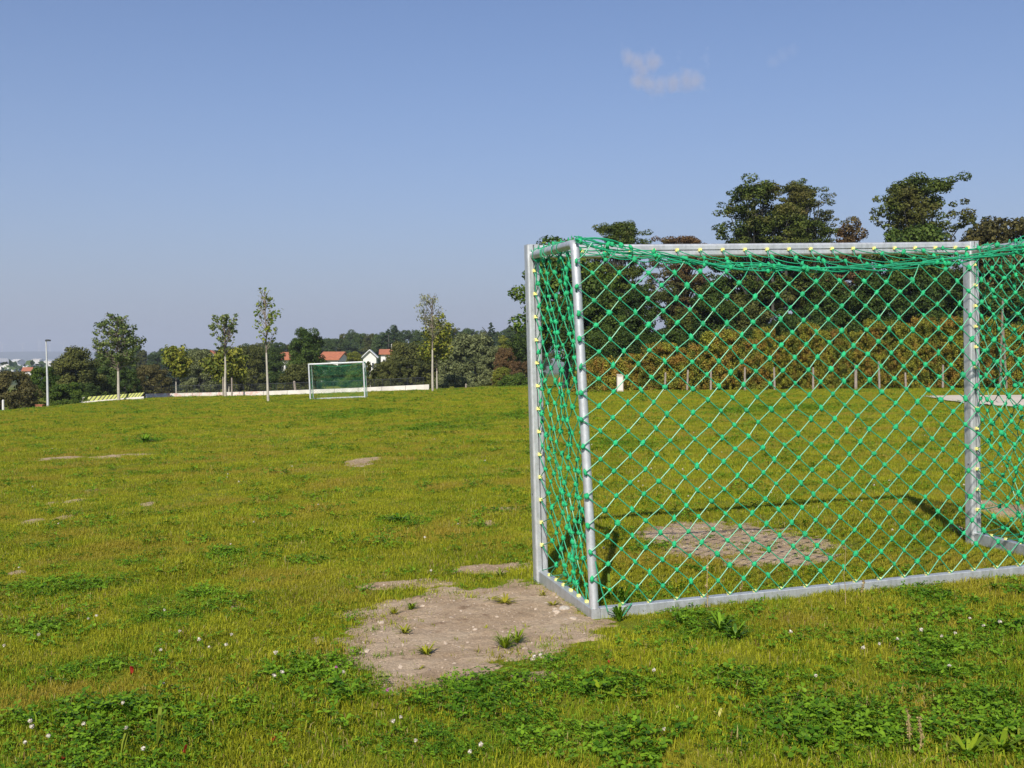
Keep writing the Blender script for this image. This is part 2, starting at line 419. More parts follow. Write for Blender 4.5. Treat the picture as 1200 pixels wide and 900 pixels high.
def trefoils(name, n, rad, h0, h1, lr, m, seed=0):
    r = np.random.default_rng(seed); mb = MB(); V = []; Tq = []
    for k in range(n):
        a = r.uniform(0, 6.28); q = rad * math.sqrt(r.uniform()); x, y = q * math.cos(a), q * math.sin(a); h = r.uniform(h0, h1)
        tilt = np.array([r.normal(0, .3), r.normal(0, .3)]); a0 = r.uniform(0, 6.28); s = lr * r.uniform(.7, 1.2)
        for j in range(3):
            t = a0 + j * 2.094
            def pt(u, v, dz=0):
                px = u * math.cos(t) - v * math.sin(t); py = u * math.sin(t) + v * math.cos(t)
                return (x + px, y + py, h + px * tilt[0] + py * tilt[1] + dz)
            V = [pt(0, 0), pt(s * .9, -s * .62, .25 * s), pt(s * 1.55, -s * .45, .15 * s), pt(s * 1.45, 0, -.05 * s), pt(s * 1.55, s * .45, .15 * s), pt(s * .9, s * .62, .25 * s)]
            mb.add(V, [[0, 1, 2, 3], [0, 3, 4, 5]])
        mb.add([(x - .0008, y, -.01), (x + .0008, y, -.01), (x + .0006, y, h), (x - .0006, y, h)], [[0, 1, 2, 3]])
    o = bpy.data.objects.new(name, mb.mesh(name, m)); protos.objects.link(o); return o
GR = leaf_mat('grass_blade', (.135, .160, .007), (.365, .375, .022), (.31, .25, .030), 1.1, .28, .5, .7)
GR2 = leaf_mat('grass_blade_lush', (.080, .145, .006), (.23, .31, .016), None, 1.5, .28, .5, .55)
GRD = leaf_mat('grass_blade_dry', (.24, .19, .06), (.42, .35, .14), None, 3, .3, .6, .6)
CLV = leaf_mat('clover_leaf', (.050, .130, .007), (.175, .31, .018), None, 2.0, .3, .45, .7)
gp = {}
gp['a'] = [blades('grass_tuft', 80, .11, .012, .032, .0026, GR, 1.1, 1), blades('grass_tuft', 80, .11, .014, .040, .0026, GR, .9, 2), blades('grass_tuft', 75, .11, .010, .026, .0028, GR, 1.3, 3)]
gp['b'] = [blades('lush_tuft', 70, .10, .018, .046, .003, GR2, .9, 4), blades('lush_tuft', 70, .10, .014, .036, .0032, GR2, 1.1, 5)]
gp['d'] = [blades('dry_tuft', 14, .11, .015, .045, .0022, GRD, .8, 6), blades('dry_tuft', 22, .11, .010, .028, .0028, GRD, 1.8, 7), blades('dry_tuft', 22, .11, .012, .028, .0030, leaf_mat('grass_blade_brown', (.14, .085, .03), (.26, .17, .07), None, 3, .2), 1.8, 17)]
gp['c'] = [trefoils('clover_tuft', 22, .11, .012, .036, .0085, CLV, 8), trefoils('clover_tuft', 18, .12, .014, .040, .0110, CLV, 9), trefoils('clover_tuft', 24, .12, .010, .030, .0075, CLV, 10)]
def scatter(name, P, S, src, label, seed, kind='stuff', tilt=.0):
    """one object holding points; geometry nodes set a source on each point"""
    me = bpy.data.meshes.new(name); me.vertices.add(len(P)); me.vertices.foreach_set('co', P.astype(np.float32).ravel())
    at = me.attributes.new('size', 'FLOAT', 'POINT'); at.data.foreach_set('value', S.astype(np.float32))
    o = link(name, me)
    ng = bpy.data.node_groups.new(name + '_nodes', 'GeometryNodeTree')
    ng.interface.new_socket('Geometry', in_out='INPUT', socket_type='NodeSocketGeometry'); ng.interface.new_socket('Geometry', in_out='OUTPUT', socket_type='NodeSocketGeometry')
    N, L = ng.nodes, ng.links
    gi = N.new('NodeGroupInput'); go = N.new('NodeGroupOutput')
    c = bpy.data.collections.new(name + '_kinds')
    for s in src: c.objects.link(s)
    ci = N.new('GeometryNodeCollectionInfo'); ci.inputs[0].default_value = c; ci.inputs[1].default_value = True; ci.inputs[2].default_value = True
    ip = N.new('GeometryNodeInstanceOnPoints'); ip.inputs['Pick Instance'].default_value = True
    m2p = N.new('GeometryNodeMeshToPoints')
    rv = N.new('FunctionNodeRandomValue'); rv.data_type = 'FLOAT_VECTOR'
    rv.inputs[0].default_value = (-.12 - tilt, -.12 - tilt, 0); rv.inputs[1].default_value = (.12 + tilt, .12 + tilt, 6.283); rv.inputs['Seed'].default_value = seed
    na = N.new('GeometryNodeInputNamedAttribute'); na.data_type = 'FLOAT'; na.inputs[0].default_value = 'size'
    L.new(gi.outputs[0], m2p.inputs[0]); L.new(m2p.outputs[0], ip.inputs['Points']); L.new(ci.outputs[0], ip.inputs['Instance'])
    L.new(rv.outputs[0], ip.inputs['Rotation']); L.new(na.outputs[0], ip.inputs['Scale']); L.new(ip.outputs[0], go.inputs[0])
    md = o.modifiers.new('scatter', 'NODES'); md.node_group = ng
    tag(o, label, kind=kind); return o
# sample points by distance band; the wedge in view plus a margin for a step to the side
def sample(dens, y0, y1, r):
    pts = []
    y = y0
    while y < y1:
        dy = max(.5, y * .08); w0 = .53 * (y + dy) + 2.2
        k = dens(y + dy / 2) * dy * 2 * w0
        k = int(k); pts.append(np.stack([r.uniform(-w0, w0, k), r.uniform(y, y + dy, k)], 1)); y += dy
    return np.vstack(pts)
def in_field(P):
    x, y = P[:, 0], P[:, 1]
    lim = np.where(x > 3, 47.5, 88)
    return (y < lim) & (poly_sd(PATHP, x, y) < 0) & (x > -46)
r = np.random.default_rng(21)
dn = lambda D: 340 if D < 6 else max(7.0, 340 * (6 / D) ** 1.3)
P = sample(dn, 2.2, 88, r); P = P[in_field(P)]
x, y = P[:, 0], P[:, 1]
dv = dirt(x, y); cv = clover(x, y); u = r.uniform(size=len(P))
db_ = dirt_big(x, y); keep = (u > sstep(-1.5, .25, dv) ** 1.3 * np.where(db_ > -1.2, .992, .80)) & ~((db_ > .5))
P = P[keep]; cv = cv[keep]; dv = dv[keep]; u = r.uniform(size=len(P)); u2 = r.uniform(size=len(P))
sz = (1 + np.clip(P[:, 1] - 7, 0, 60) * .022) * r.uniform(.75, 1.25, len(P)) * np.where(dv > -.9, .7, 1)
sz *= 1 + .22 * vnoise(P[:, 0] * .8, P[:, 1] * .8, 15) + .28 * vnoise(P[:, 0] * 4.1, P[:, 1] * 3.3, 19)
Z = gz(P[:, 0], P[:, 1]); P3 = np.column_stack([P, Z])
is_c = u < sstep(-.1, .95, cv) * .66 + .05; lush = (~is_c) & ((cv > -.15) & (u < .75) | (u < .10))
near = P[:, 1] < 30
nb = dict(a=~is_c & ~lush, b=lush, c=is_c)
scatter('grass', P3[nb['a']], sz[nb['a']], gp['a'], 'short olive green lawn grass', 1)
scatter('lush_grass', P3[nb['b']], sz[nb['b']], gp['b'], 'darker lush grass tufts in the lawn', 2)
scatter('clover', P3[nb['c']], sz[nb['c']] * 1.0, gp['c'], 'dark green clover leaves in patches', 3)
dd = (u2 < .16 + .3 * sstep(.1, .9, vnoise(P[:, 0] * 1.1, P[:, 1] * .8, 23))) & (P[:, 1] < 26)
scatter('dry_grass', P3[dd], sz[dd], gp['d'], 'straw coloured dry blades among the grass', 4)
# sparse sprigs and gravel grains on the bare soil
Pd = sample(lambda D: 60, 3, 12, r); v = dirt(Pd[:, 0], Pd[:, 1]); k = (v > -.2)
Pd = Pd[k]; Pd3 = np.column_stack([Pd, gz(Pd[:, 0], Pd[:, 1]) + .008])
sp = [blades('sprig', 7, .02, .01, .03, .003, GR, 1.2, 12), blades('sprig', 4, .015, .01, .02, .003, GRD, 1.4, 13)]
ks = r.uniform(size=len(Pd3)) < .12
scatter('sprigs', Pd3[ks], r.uniform(.6, 1.3, ks.sum()), sp, 'tiny grass sprigs on the bare soil', 5)
gs = []
for s in range(4):
    bm = bmesh.new(); bmesh.ops.create_icosphere(bm, subdivisions=1, radius=.0055)
    for vtx in bm.verts: vtx.co = Vector((vtx.co.x * random.uniform(.7, 1.3), vtx.co.y * random.uniform(.7, 1.3), vtx.co.z * random.uniform(.4, .8)))
    me = bpy.data.meshes.new('grain'); bm.to_mesh(me); bm.free(); me.materials.append(M['stone'] if s else plain('dark_grain', (.22, .17, .13), .9))
    o = bpy.data.objects.new('grain', me); gs.append(o)
Pg = sample(lambda D: 1500, 3.5, 9.5, r); v = dirt(Pg[:, 0], Pg[:, 1]); Pg = Pg[v > .0]
Pg3 = np.column_stack([Pg, gz(Pg[:, 0], Pg[:, 1]) + .007]); S = np.exp(r.normal(-.75, .6, len(Pg)))
scatter('gravel', Pg3, S, gs, 'fine gravel grains strewn on the bare soil', 6, tilt=.5)

# ------------------------------------------------------------------ the goal
W, H, DT, DB, PS = 3.14, 2.04, .843, 1.008, .08
def rear_y(z): return -(DB + (DT - DB) * np.clip(z / 2.03, 0, 1.05))
h_ = PS / 2; c_ = .012; gw = .0035; gd = .02
PROF = [(-h_ + c_, -h_), (-gw, -h_), (-gw, -h_ + gd), (gw, -h_ + gd), (gw, -h_), (h_ - c_, -h_), (h_ - .004, -h_ + .004), (h_, -h_ + c_),
        (h_, h_ - c_), (h_ - .004, h_ - .004), (h_ - c_, h_), (-h_ + c_, h_), (-h_ + .004, h_ - .004), (-h_, h_ - c_), (-h_, -h_ + c_), (-h_ + .004, -h_ + .004)]
def lumps(name, P, rad, m, r, parent, elong=1.25, sub=1):
    bm = bmesh.new(); bmesh.ops.create_icosphere(bm, subdivisions=sub, radius=1.0)
    bm.verts.ensure_lookup_table()
    bv = np.array([v.co[:] for v in bm.verts]); bf = np.array([[v.index for v in f.verts] for f in bm.faces]); bm.free()
    k = len(P); nv = len(bv)
    an = r.uniform(0, 6.28, k); an2 = r.uniform(-.6, .6, k)
    S = np.stack([np.full(k, rad), np.full(k, rad * .8), np.full(k, rad) * elong], 1) * r.uniform(.8, 1.2, (k, 3))
    V = bv[None] * (1 + .16 * r.normal(size=(k, nv, 1)).clip(-1, 1)) * S[:, None]
    X = V[..., 0] * np.cos(an)[:, None] - V[..., 1] * np.sin(an)[:, None]; Y = V[..., 0] * np.sin(an)[:, None] + V[..., 1] * np.cos(an)[:, None]
    Z = V[..., 2]; X, Z = X * np.cos(an2)[:, None] - Z * np.sin(an2)[:, None], X * np.sin(an2)[:, None] + Z * np.cos(an2)[:, None]
    V = np.stack([X, Y, Z], -1) + P[:, None]
    return link(name, mesh(name, V.reshape(-1, 3), (np.arange(k)[:, None, None] * nv + bf[None]).reshape(-1, 3), m, True), parent)

def make_goal():
    root = empty('football_goal')
    r = np.random.default_rng(3)
    # frame
    for x0 in (0, W):
        m = MB(); m.prism(PROF, (x0, 0, -.03), (x0, 0, H + .04), (1, 0, 0)); o = m.build('goal_post', M['alu'], root)
        cp = MB(); cp.box((x0, 0, H + .0425), (.074, .074, .004)); cp.build('post_cap', M['galv'], o)
    for x0 in (0, W):
        for zz_ in (.55, 1.62):
            m = MB(); m.tube([(x0 - .0395, -.01, zz_), (x0 - .044, -.01, zz_)], .006, 8); m.build('bolt', M['bolt_dark'], root)
    m = MB(); m.prism(PROF, (W - .041, 0, H), (.041, 0, H), (0, 0, 1)); m.build('crossbar', M['alu'], root)
    for x0, sg in ((0, 1), (W, -1)):
        m = MB(); m.prism([(-.024, -.036), (-.02, -.04), (.02, -.04), (.024, -.036), (.024, .036), (.02, .04), (-.02, .04), (-.024, .036)],
                          (x0, -.042, .036), (x0, -DB - .022, .036), (1, 0, 0)); o = m.build('side_ground_bar', M['galv'], root)
        # foot plate welded between side bar and post
        p = MB(); p.add([(x0 - sg * .028, -.30, .0), (x0 - sg * .028, -.55, .0), (x0 - sg * .028, -.46, .10), (x0 - sg * .028, -.40, .10),
                         (x0 - sg * .025, -.30, .0), (x0 - sg * .025, -.55, .0), (x0 - sg * .025, -.46, .10), (x0 - sg * .025, -.40, .10)],
                        [[0, 1, 2, 3], [7, 6, 5, 4], [0, 3, 7, 4], [1, 5, 6, 2], [3, 2, 6, 7]]); 
        # bent tube: along the top and down to the rear bar
        P = [(x0, -.036, 2.018)]
        P += [(x0, -y, 2.018) for y in np.linspace(.2, DT - .06, 4)]
        for a in np.linspace(0, math.pi / 2, 7)[1:]:
            P.append((x0, -(DT - .04) - .04 * math.sin(a), 2.018 - .04 * (1 - math.cos(a))))
        for t in np.linspace(.1, 1, 8): P.append((x0, -DT - (DB - DT) * t, 1.978 - (1.978 - .07) * t))
        m = MB(); m.tube(P, .0245, 20); m.build('rear_stanchion', M['alu'], root, True)
    m = MB(); m.prism([(-.024, -.036), (-.02, -.04), (.02, -.04), (.024, -.036), (.024, .036), (.02, .04), (-.02, .04), (-.024, .036)],
                      (.026, -DB, .036), (W - .026, -DB, .036), (0, 1, 0)); m.build('rear_ground_bar', M['galv'], root)
    # ---- net nodes
    a = W / 40; nodes = {}; clamped = set()
    def zr(x): u = np.clip(x / W, 0, 1); return 2.045 - .185 * (4 * u * (1 - u)) ** .85
    def zj(j): return .078 if j == 0 else .165 + (j - 1) * .0703
    def key(k, p): nodes[k] = np.array(p, float)
    E = []
    J = 28
    for i in range(0, 41):
        x = i * a; top = zr(x) - .035
        for j in range(0, J + 1):
            if (i + j) % 2: continue
            z = zj(j)
            if j and z > top: continue
            wob = 0 if j == 0 else .004
            xx = x if 0 < i < 40 else x + (-.02 if i == 0 else .02)
            # gathered a little toward the rope near the top corners
            key(('b', i, j), (xx + r.normal(0, wob) + .02 * np.sin(i * .9 + j * .35) * (j > 0) * .3, rear_y(z) - .030 - (.006 if j else -.012) + .02 * math.sin(math.pi * min(1, z / 2)) * math.sin(math.pi * i / 40), z + r.normal(0, wob)))
    for (t, i, j) in list(nodes):
        for di in (-1, 1):
            k2 = ('b', i + di, j + 1)
            if k2 in nodes: E.append(((t, i, j), k2, 0))
            elif 0 <= i + di <= 40 and j > 0:
                x = (i + di) * a; kk = ('r', i + di, j + 1)
                if kk not in nodes: key(kk, (x + r.normal(0, .01), -DT - .03 + r.normal(0, .008), zr(x) + r.normal(0, .008))); clamped.add(kk)
                E.append(((t, i, j), kk, .006))
    # roof: crossbar clips down to the rope
    for i in range(0, 41):
        x = i * a
        for q, fr in ((0, 0), (1, .26), (2, .50), (3, .72), (4, 1.0)):
            if (i + q) % 2: continue
            y = -.046 + fr * (-DT + .02); z = H + (zr(x) - H) * fr - .035 * math.sin(math.pi * fr) * math.sin(math.pi * i / 40)
            key(('t', i, q), (x + (r.normal(0, .012) if q else 0), y, z + (r.normal(0, .01) if q else 0)))
            if q == 4: clamped.add(('t', i, q))
    for (t, i, q) in [k for k in nodes if k[0] == 't']:
        for di in (-1, 1):
            if ('t', i + di, q + 1) in nodes: E.append(((t, i, q), ('t', i + di, q + 1), .012))
    # sides
    for s, x0, sg in (('l', 0, 1), ('m', W, -1)):
        for i in range(0, 15):
            fr0 = i / 14
            for j in range(0, J):
                if (i + j) % 2: continue
                z = zj(j)
                if i == 14:
                    nodes[(s, i, j)] = nodes.get(('b', 0 if s == 'l' else 40, j), np.array([x0, rear_y(z), z])); continue
                d = -rear_y(z) + .02; fr = fr0
                if 0 < i and 0 < j < 11:
                    k = .82 * (1 - j / 11) ** .8 * math.sin(math.pi * fr0) ** .5
                    fr = fr0 * (1 - k) + .60 * k
                elif 0 < i: fr = fr0 + .05 * math.sin(math.pi * fr0) * math.sin(j * .35)
                y = -.046 - fr * (d - .046)
                x = x0 + sg * (.015 * math.sin(math.pi * fr0) + (.03 * math.sin(j * .5 + i) * math.sin(math.pi * fr0) * .5)) - sg * .0
                if j == 0: y = -.05 - fr0 * (d - .05); x = x0
                if i == 0: x = x0; y = -.043
                zz = z - .035 * math.sin(math.pi * fr0) * (j > 0)
                w_ = .006 if (0 < i and j > 0) else 0
                key((s, i, j), (x + r.normal(0, w_), y + r.normal(0, w_), zz + r.normal(0, w_)))
        ks = [k for k in nodes if k[0] == s]
        for (t, i, j) in ks:
            for di in (-1, 1):
                if (s, i + di, j + 1) in nodes: E.append(((s, i, j), (s, i + di, j + 1), .006))
                elif j >= J - 2 and 0 <= i + di <= 14:      # last meshes hang over the top tube
                    kk = (s + 'o', i + di, 0)
                    if kk not in nodes: key(kk, (x0 + r.normal(0, .004), -.06 - (i + di) / 14 * (DT - .1), 2.064)); clamped.add(kk)
                    E.append(((s, i, j), kk, -.004))
    nb = MB(); 
    for k1, k2, sag in E:
        p, q = nodes[k1], nodes[k2]
        if sag == 0:
            nb.tube([p, q], .0032, 5, False)
        else:
            mid = (p + q) / 2 + np.array([0, 0, -abs(sag)]) + r.normal(0, abs(sag) * .4, 3)
            nb.tube([p, (p + mid) / 2 + (0, 0, -abs(sag) * .25), mid, (q + mid) / 2 + (0, 0, -abs(sag) * .25), q], .0031, 5, False)
    # gathered border cords along the rear top edge
    xs_ = np.linspace(-.01, W + .01, 120)
    bk = []
    for s in range(5):
        ph = r.uniform(0, 6.28); fq = r.uniform(5, 9); am = r.uniform(.006, .017)
        dr = np.interp(xs_, np.linspace(0, W, 14), r.normal(0, .008, 14))
        P = np.stack([xs_, -DT - .03 + am * np.cos(xs_ * fq + ph), zr(xs_) + dr + am * np.sin(xs_ * fq + ph) - .012 * 0], 1)
        nb.tube(P, .0032 if s else .0045, 5, False)
        if s: bk += [P[k] for k in r.choice(120, 10, False)]
    # loose loops at the corners
    for x0, sg in ((0, -1), (W, 1)):
        for s in range(6):
            c0 = np.array([x0 + sg * -.02 * (s > 2), -DT + .02 + s * .012, 2.018]); lr = r.uniform(.05, .10)
            al = np.linspace(0, math.pi * r.uniform(.9, 1.3), 12)
            dx = -sg * r.uniform(.06, .26); 
            P = np.stack([c0[0] + dx * (1 - np.cos(al)) * .6, c0[1] + r.uniform(-.04, .04) * np.sin(al), c0[2] + .005 + lr * .55 * np.sin(al) - .03 * (1 - np.cos(al)) * .5], 1)
            nb.tube(P, .003, 5, False)
        for y in np.sort(r.uniform(.06, DT - .1, 7)):     # cord wound round the top tube
            al = np.linspace(0, 2 * math.pi, 12); yy = -y - r.uniform(-.06, .09) * al / 6.28; rw_ = r.uniform(.030, .036)
            nb.tube(np.stack([x0 + rw_ * np.cos(al), yy * np.ones(12) + .012 * np.sin(al * .5), 2.018 + rw_ * np.sin(al) - r.uniform(0, .012) * (np.sin(al) < 0)], 1), .003, 5, False)
        z0 = 2.00
        nb.tube([(x0 - .02, -.05, 2.05), (x0, -.07, 2.02), (x0 + .01, -.055, 1.9), (x0, -.05, 1.8)], .003, 5, False)
    # slack cord at the lower rear corners, dropping to the ground bars
    for x0, sg in ((0, 1), (W, -1)):
        for s in range(1):
            P = [(x0 + sg * .02 * s, -DB - .035, .33 - s * .05), (x0 + sg * (.03 + .03 * s), -DB - .04, .18), (x0 + sg * (.06 + .03 * s), -DB - .045, .06), (x0 + sg * (.14 + .05 * s), -DB - .04, .02), (x0 + sg * (.20 + .03 * s), -DB - .035, .09)]
            nb.tube(P[: 5 - s], .003, 5, False)
    net = nb.build('net', M['net'], root, True)
    P = np.array([p for k, p in nodes.items() if k not in clamped and not (k[0] == 't' and k[2] in (0, 3)) and not (k[0] in 'blm' and k[2] == 0) and not (k[0] in 'lm' and (k[1] in (0, 14)))] + bk)
    kn = lumps('knot', P, .0155, M['knot'], r, net); kn['kind'] = 'stuff'
    # clips
    cl = MB(); cl.box((0, 0, 0), (.021, .012, .017)); cl.box((0, -.007, 0), (.013, .006, .021)); cme = cl.mesh('net_clip', M['clip'])
    for i in range(0, 41, 2): link('net_clip', cme, root, (max(.06, min(W - .06, i * a)), -.046, H))
    for x0, s in ((0, 'l'), (W, 'm')):
        for j in range(2, 27, 2): link('net_clip', cme, root, (x0, -.046, zj(j)), (0, R(90), 0))
        for i in range(2, 14, 2): link('net_clip', cme, root, tuple(nodes[(s, i, 0)] + (0, 0, .004)), (R(90), 0, R(90)))
    for i in range(2, 40, 2): link('net_clip', cme, root, tuple(nodes[('b', i, 0)] + (0, .014, .004)), (R(90), 0, 0))
    return root
goal = make_goal()
goal.location = (.175, 6.708, 0); goal.rotation_euler = (.013, -.029, .260)
tag(goal, 'large near football goal seen from behind, aluminium frame with green knotted net', 'goal', 'aluminium football goals')
g2 = copy_tree(goal)
for c in children(g2):      # too far for its knots to show
    for q in children(c):
        if q.name.startswith('knot'): bpy.data.objects.remove(q)
D2 = 61.5
xa, xb = wx(363.5, D2, 468), wx(427.5, D2, 466)
# the far goal faces the viewer: its left post (seen from here) is the local right one
sc_ = (xb - xa) / W
za, zb = wz(363.5, 469, D2), wz(427.5, 466.3, D2)
g2.location = (xb, D2, zb); g2.rotation_euler = (0, math.atan2(za - zb, xb - xa) * -1 * -1, math.pi)
g2.rotation_euler = (0, -math.atan2(zb - za, xb - xa) * -1, math.pi)
g2.scale = (sc_, 1, 1)
tag(g2, 'small far football goal with white frame on the left of the pitch', 'goal', 'aluminium football goals')

# ------------------------------------------------------------------ foliage builders
def leafcloud(r, C, Rr, n, size, flat=1.0, aspect=1.5, up=.3, shell=.55):
    """n leaves spread over clumps: centres C (k,3), radii Rr (k,)"""
    k = len(C); w_ = Rr ** 2; w_ = w_ / w_.sum(); ci = r.choice(k, n, p=w_)
    d = r.normal(size=(n, 3)); d /= np.linalg.norm(d, axis=1)[:, None]
    rad = Rr[ci] * (shell + (1.05 - shell) * r.uniform(size=n) ** .6)
    Pp = C[ci] + d * rad[:, None] * np.array([1, 1, flat])
    nrm = d + r.normal(0, .55, (n, 3)) + np.array([0, 0, up]); nrm /= np.linalg.norm(nrm, axis=1)[:, None]
    t = np.cross(nrm, r.normal(size=(n, 3))); t /= np.linalg.norm(t, axis=1)[:, None]; b_ = np.cross(nrm, t)
    s = size * r.uniform(.6, 1.4, n)[:, None] / 2
    V = np.stack([Pp - t * s * aspect, Pp - b_ * s, Pp + t * s * aspect, Pp + b_ * s], 1).reshape(-1, 3)
    return V, np.arange(n)[:, None] * 4 + np.arange(4)[None]
def unit_crown(seed, kind, n, asp):
    V, Q, C0 = unit_crown_(seed, kind, int(n * max(.7, asp) ** .7), asp)
    V = V * (1, 1, 1 / asp)
    return V, Q, (C0 * (1, 1, 1 / asp) if C0 is not None else None)
def unit_crown_(seed, kind, n, asp):
    r = np.random.default_rng(seed)
    if kind == 'round':
        k = int(46 * max(1, asp) ** .8); d = r.normal(size=(k, 3)); d /= np.linalg.norm(d, axis=1)[:, None]
        rr = r.uniform(.35, .88, k)[:, None]
        C = d * rr * np.array([1, 1, .5]); C[:, 2] += .52; C[:, :2] *= (1 - .35 * np.clip(C[:, 2:] - .45, 0, 1)); C[:, 2] *= asp
        Rr = r.uniform(.14, .30, k); V, Q = leafcloud(r, C, Rr, n, .045, .8)
    elif kind == 'dome':      # reaches the ground, wide and lumpy
        k = int(60 * max(1, asp) ** .8); th = r.uniform(0, 6.28, k); z = r.uniform(.0, .9, k); rr = np.sqrt(np.clip(1 - z ** 2.2, 0, 1)) * r.uniform(.5, .92, k)
        C = np.stack([rr * np.cos(th), rr * np.sin(th), z * asp], 1); Rr = r.uniform(.12, .26, k); V, Q = leafcloud(r, C, Rr, n, .042, .75)
    elif kind == 'willow':
        k = int(90 * max(1, asp) ** .8); th = r.uniform(0, 6.28, k); z = r.uniform(0, .92, k); rr = np.sqrt(np.clip(1 - z ** 2.0, 0, 1)) * r.uniform(.55, .95, k)
        C = np.stack([rr * np.cos(th), rr * np.sin(th), z * asp], 1); Rr = r.uniform(.09, .2, k); V, Q = leafcloud(r, C, Rr, int(n * 1.5), .032, .9, 2.6, .2)
    elif kind == 'conifer':
        k = int(40 * max(1, asp / 2) ** .8); z = np.linspace(.05, .97, k); rr = (1 - z) ** .65 * .8 * r.uniform(.4, 1, k); th = r.uniform(0, 6.28, k)
        C = np.stack([rr * np.cos(th), rr * np.sin(th), z * asp], 1); Rr = .07 + .26 * (1 - z); V, Q = leafcloud(r, C, Rr, n, .06, .3, 2.0)
    elif kind == 'locust':    # tiers of flat sprays with sky between
        k = int(44 * max(1, asp) ** .9); z = r.uniform(.12, .97, k); th = r.uniform(0, 6.28, k); prof = np.interp(z, [0, .3, .65, .9, 1], [.55, .95, .9, .55, .25]); rr = prof * np.sqrt(r.uniform(.05, 1, k)) * .85
        C = np.stack([rr * np.cos(th), rr * np.sin(th), z * asp], 1); Rr = r.uniform(.18, .34, k)
        sub = []; sr = []
        for c, q in zip(C, Rr):
            for _ in range(6): sub.append(c + r.normal(0, .58, 3) * q * np.array([1, 1, .42])); sr.append(q * r.uniform(.27, .50))
        C0 = C; C = np.array(sub); Rr = np.array(sr); V, Q = leafcloud(r, C, Rr, int(n * 1.9), .028, .62, 1.5, .5)
        return V, Q, C0
    elif kind == 'column':    # vine-clad hedge shrub, upright and dense
        k = int(110 * max(1, asp) ** .8); z = r.uniform(0, .97, k); th = r.uniform(0, 6.28, k); rr = r.uniform(.1, .8, k) * (1 - .3 * z)
        C = np.stack([rr * np.cos(th), rr * np.sin(th), z * asp], 1); Rr = r.uniform(.05, .17, k); V, Q = leafcloud(r, C, Rr, n, .050, 1.5, 1.2)
    return V, Q, None
CR = {}
BK = np.array([.7, 1.0, 1.4, 2.0, 2.8, 3.8, 5.2])
def crown_mesh(kind, v, asp=1.0):
    asp = float(BK[np.abs(np.log(BK / asp)).argmin()]); v = v % 2 if asp > 1.5 or kind == 'round' else v
    if (kind, v, asp) not in CR:
        n_ = dict(round=13000, dome=13000, willow=12000, conifer=5000, locust=13000, column=9000)[kind]
        V, Q, C = unit_crown(100 + v * 7 + len(kind), kind, n_, asp)
        CR[(kind, v, asp)] = (mesh('crown', V, Q, M['bark']), C)
    return CR[(kind, v, asp)]
LM = {}
M['pebble'] = plain('light_pebble', (.46, .41, .35), .85, 0, .2, 40, .5, 90)
def LMt(key, k=1.22):
    P = dict(dark=((.014, .030, .007), (.055, .085, .014), None), mid=((.020, .042, .008), (.070, .105, .018), None), olive=((.035, .045, .012), (.105, .110, .026), None),
             grey=((.055, .068, .026), (.165, .185, .075), None), lush=((.022, .055, .008), (.095, .135, .018), None), yellow=((.06, .085, .010), (.20, .20, .025), None),
             brown=((.040, .040, .014), (.115, .100, .032), None), red=((.055, .034, .015), (.14, .085, .035), (.06, .075, .02)), hedge=((.070, .080, .010), (.27, .265, .030), (.25, .155, .030)),
             spruce=((.010, .024, .012), (.030, .050, .022), None), locust=((.022, .040, .008), (.085, .110, .018), (.095, .082, .022)), silver=((.10, .12, .06), (.26, .27, .16), None),
             fresh=((.045, .075, .020), (.15, .185, .050), None), hedge_green=((.050, .070, .010), (.20, .21, .028), (.24, .14, .028)), far=((.020, .042, .015), (.072, .105, .030), None), bright=((.06, .10, .01), (.20, .23, .02), None))
    if key not in LM: LM[key] = leaf_mat('leaves_' + key, *[None if q is None else tuple(v * k for v in q) for q in P[key]], nscale=2.2 if key.startswith('hedge') else .35, trans=.22, rough=.6, amt=.7)
    return LM[key]
def set_mat(o, m):
    o.material_slots[0].link = 'OBJECT'; o.material_slots[0].material = m
def ground_at(x, y): return float(gz(x, y))
cnt = [0]
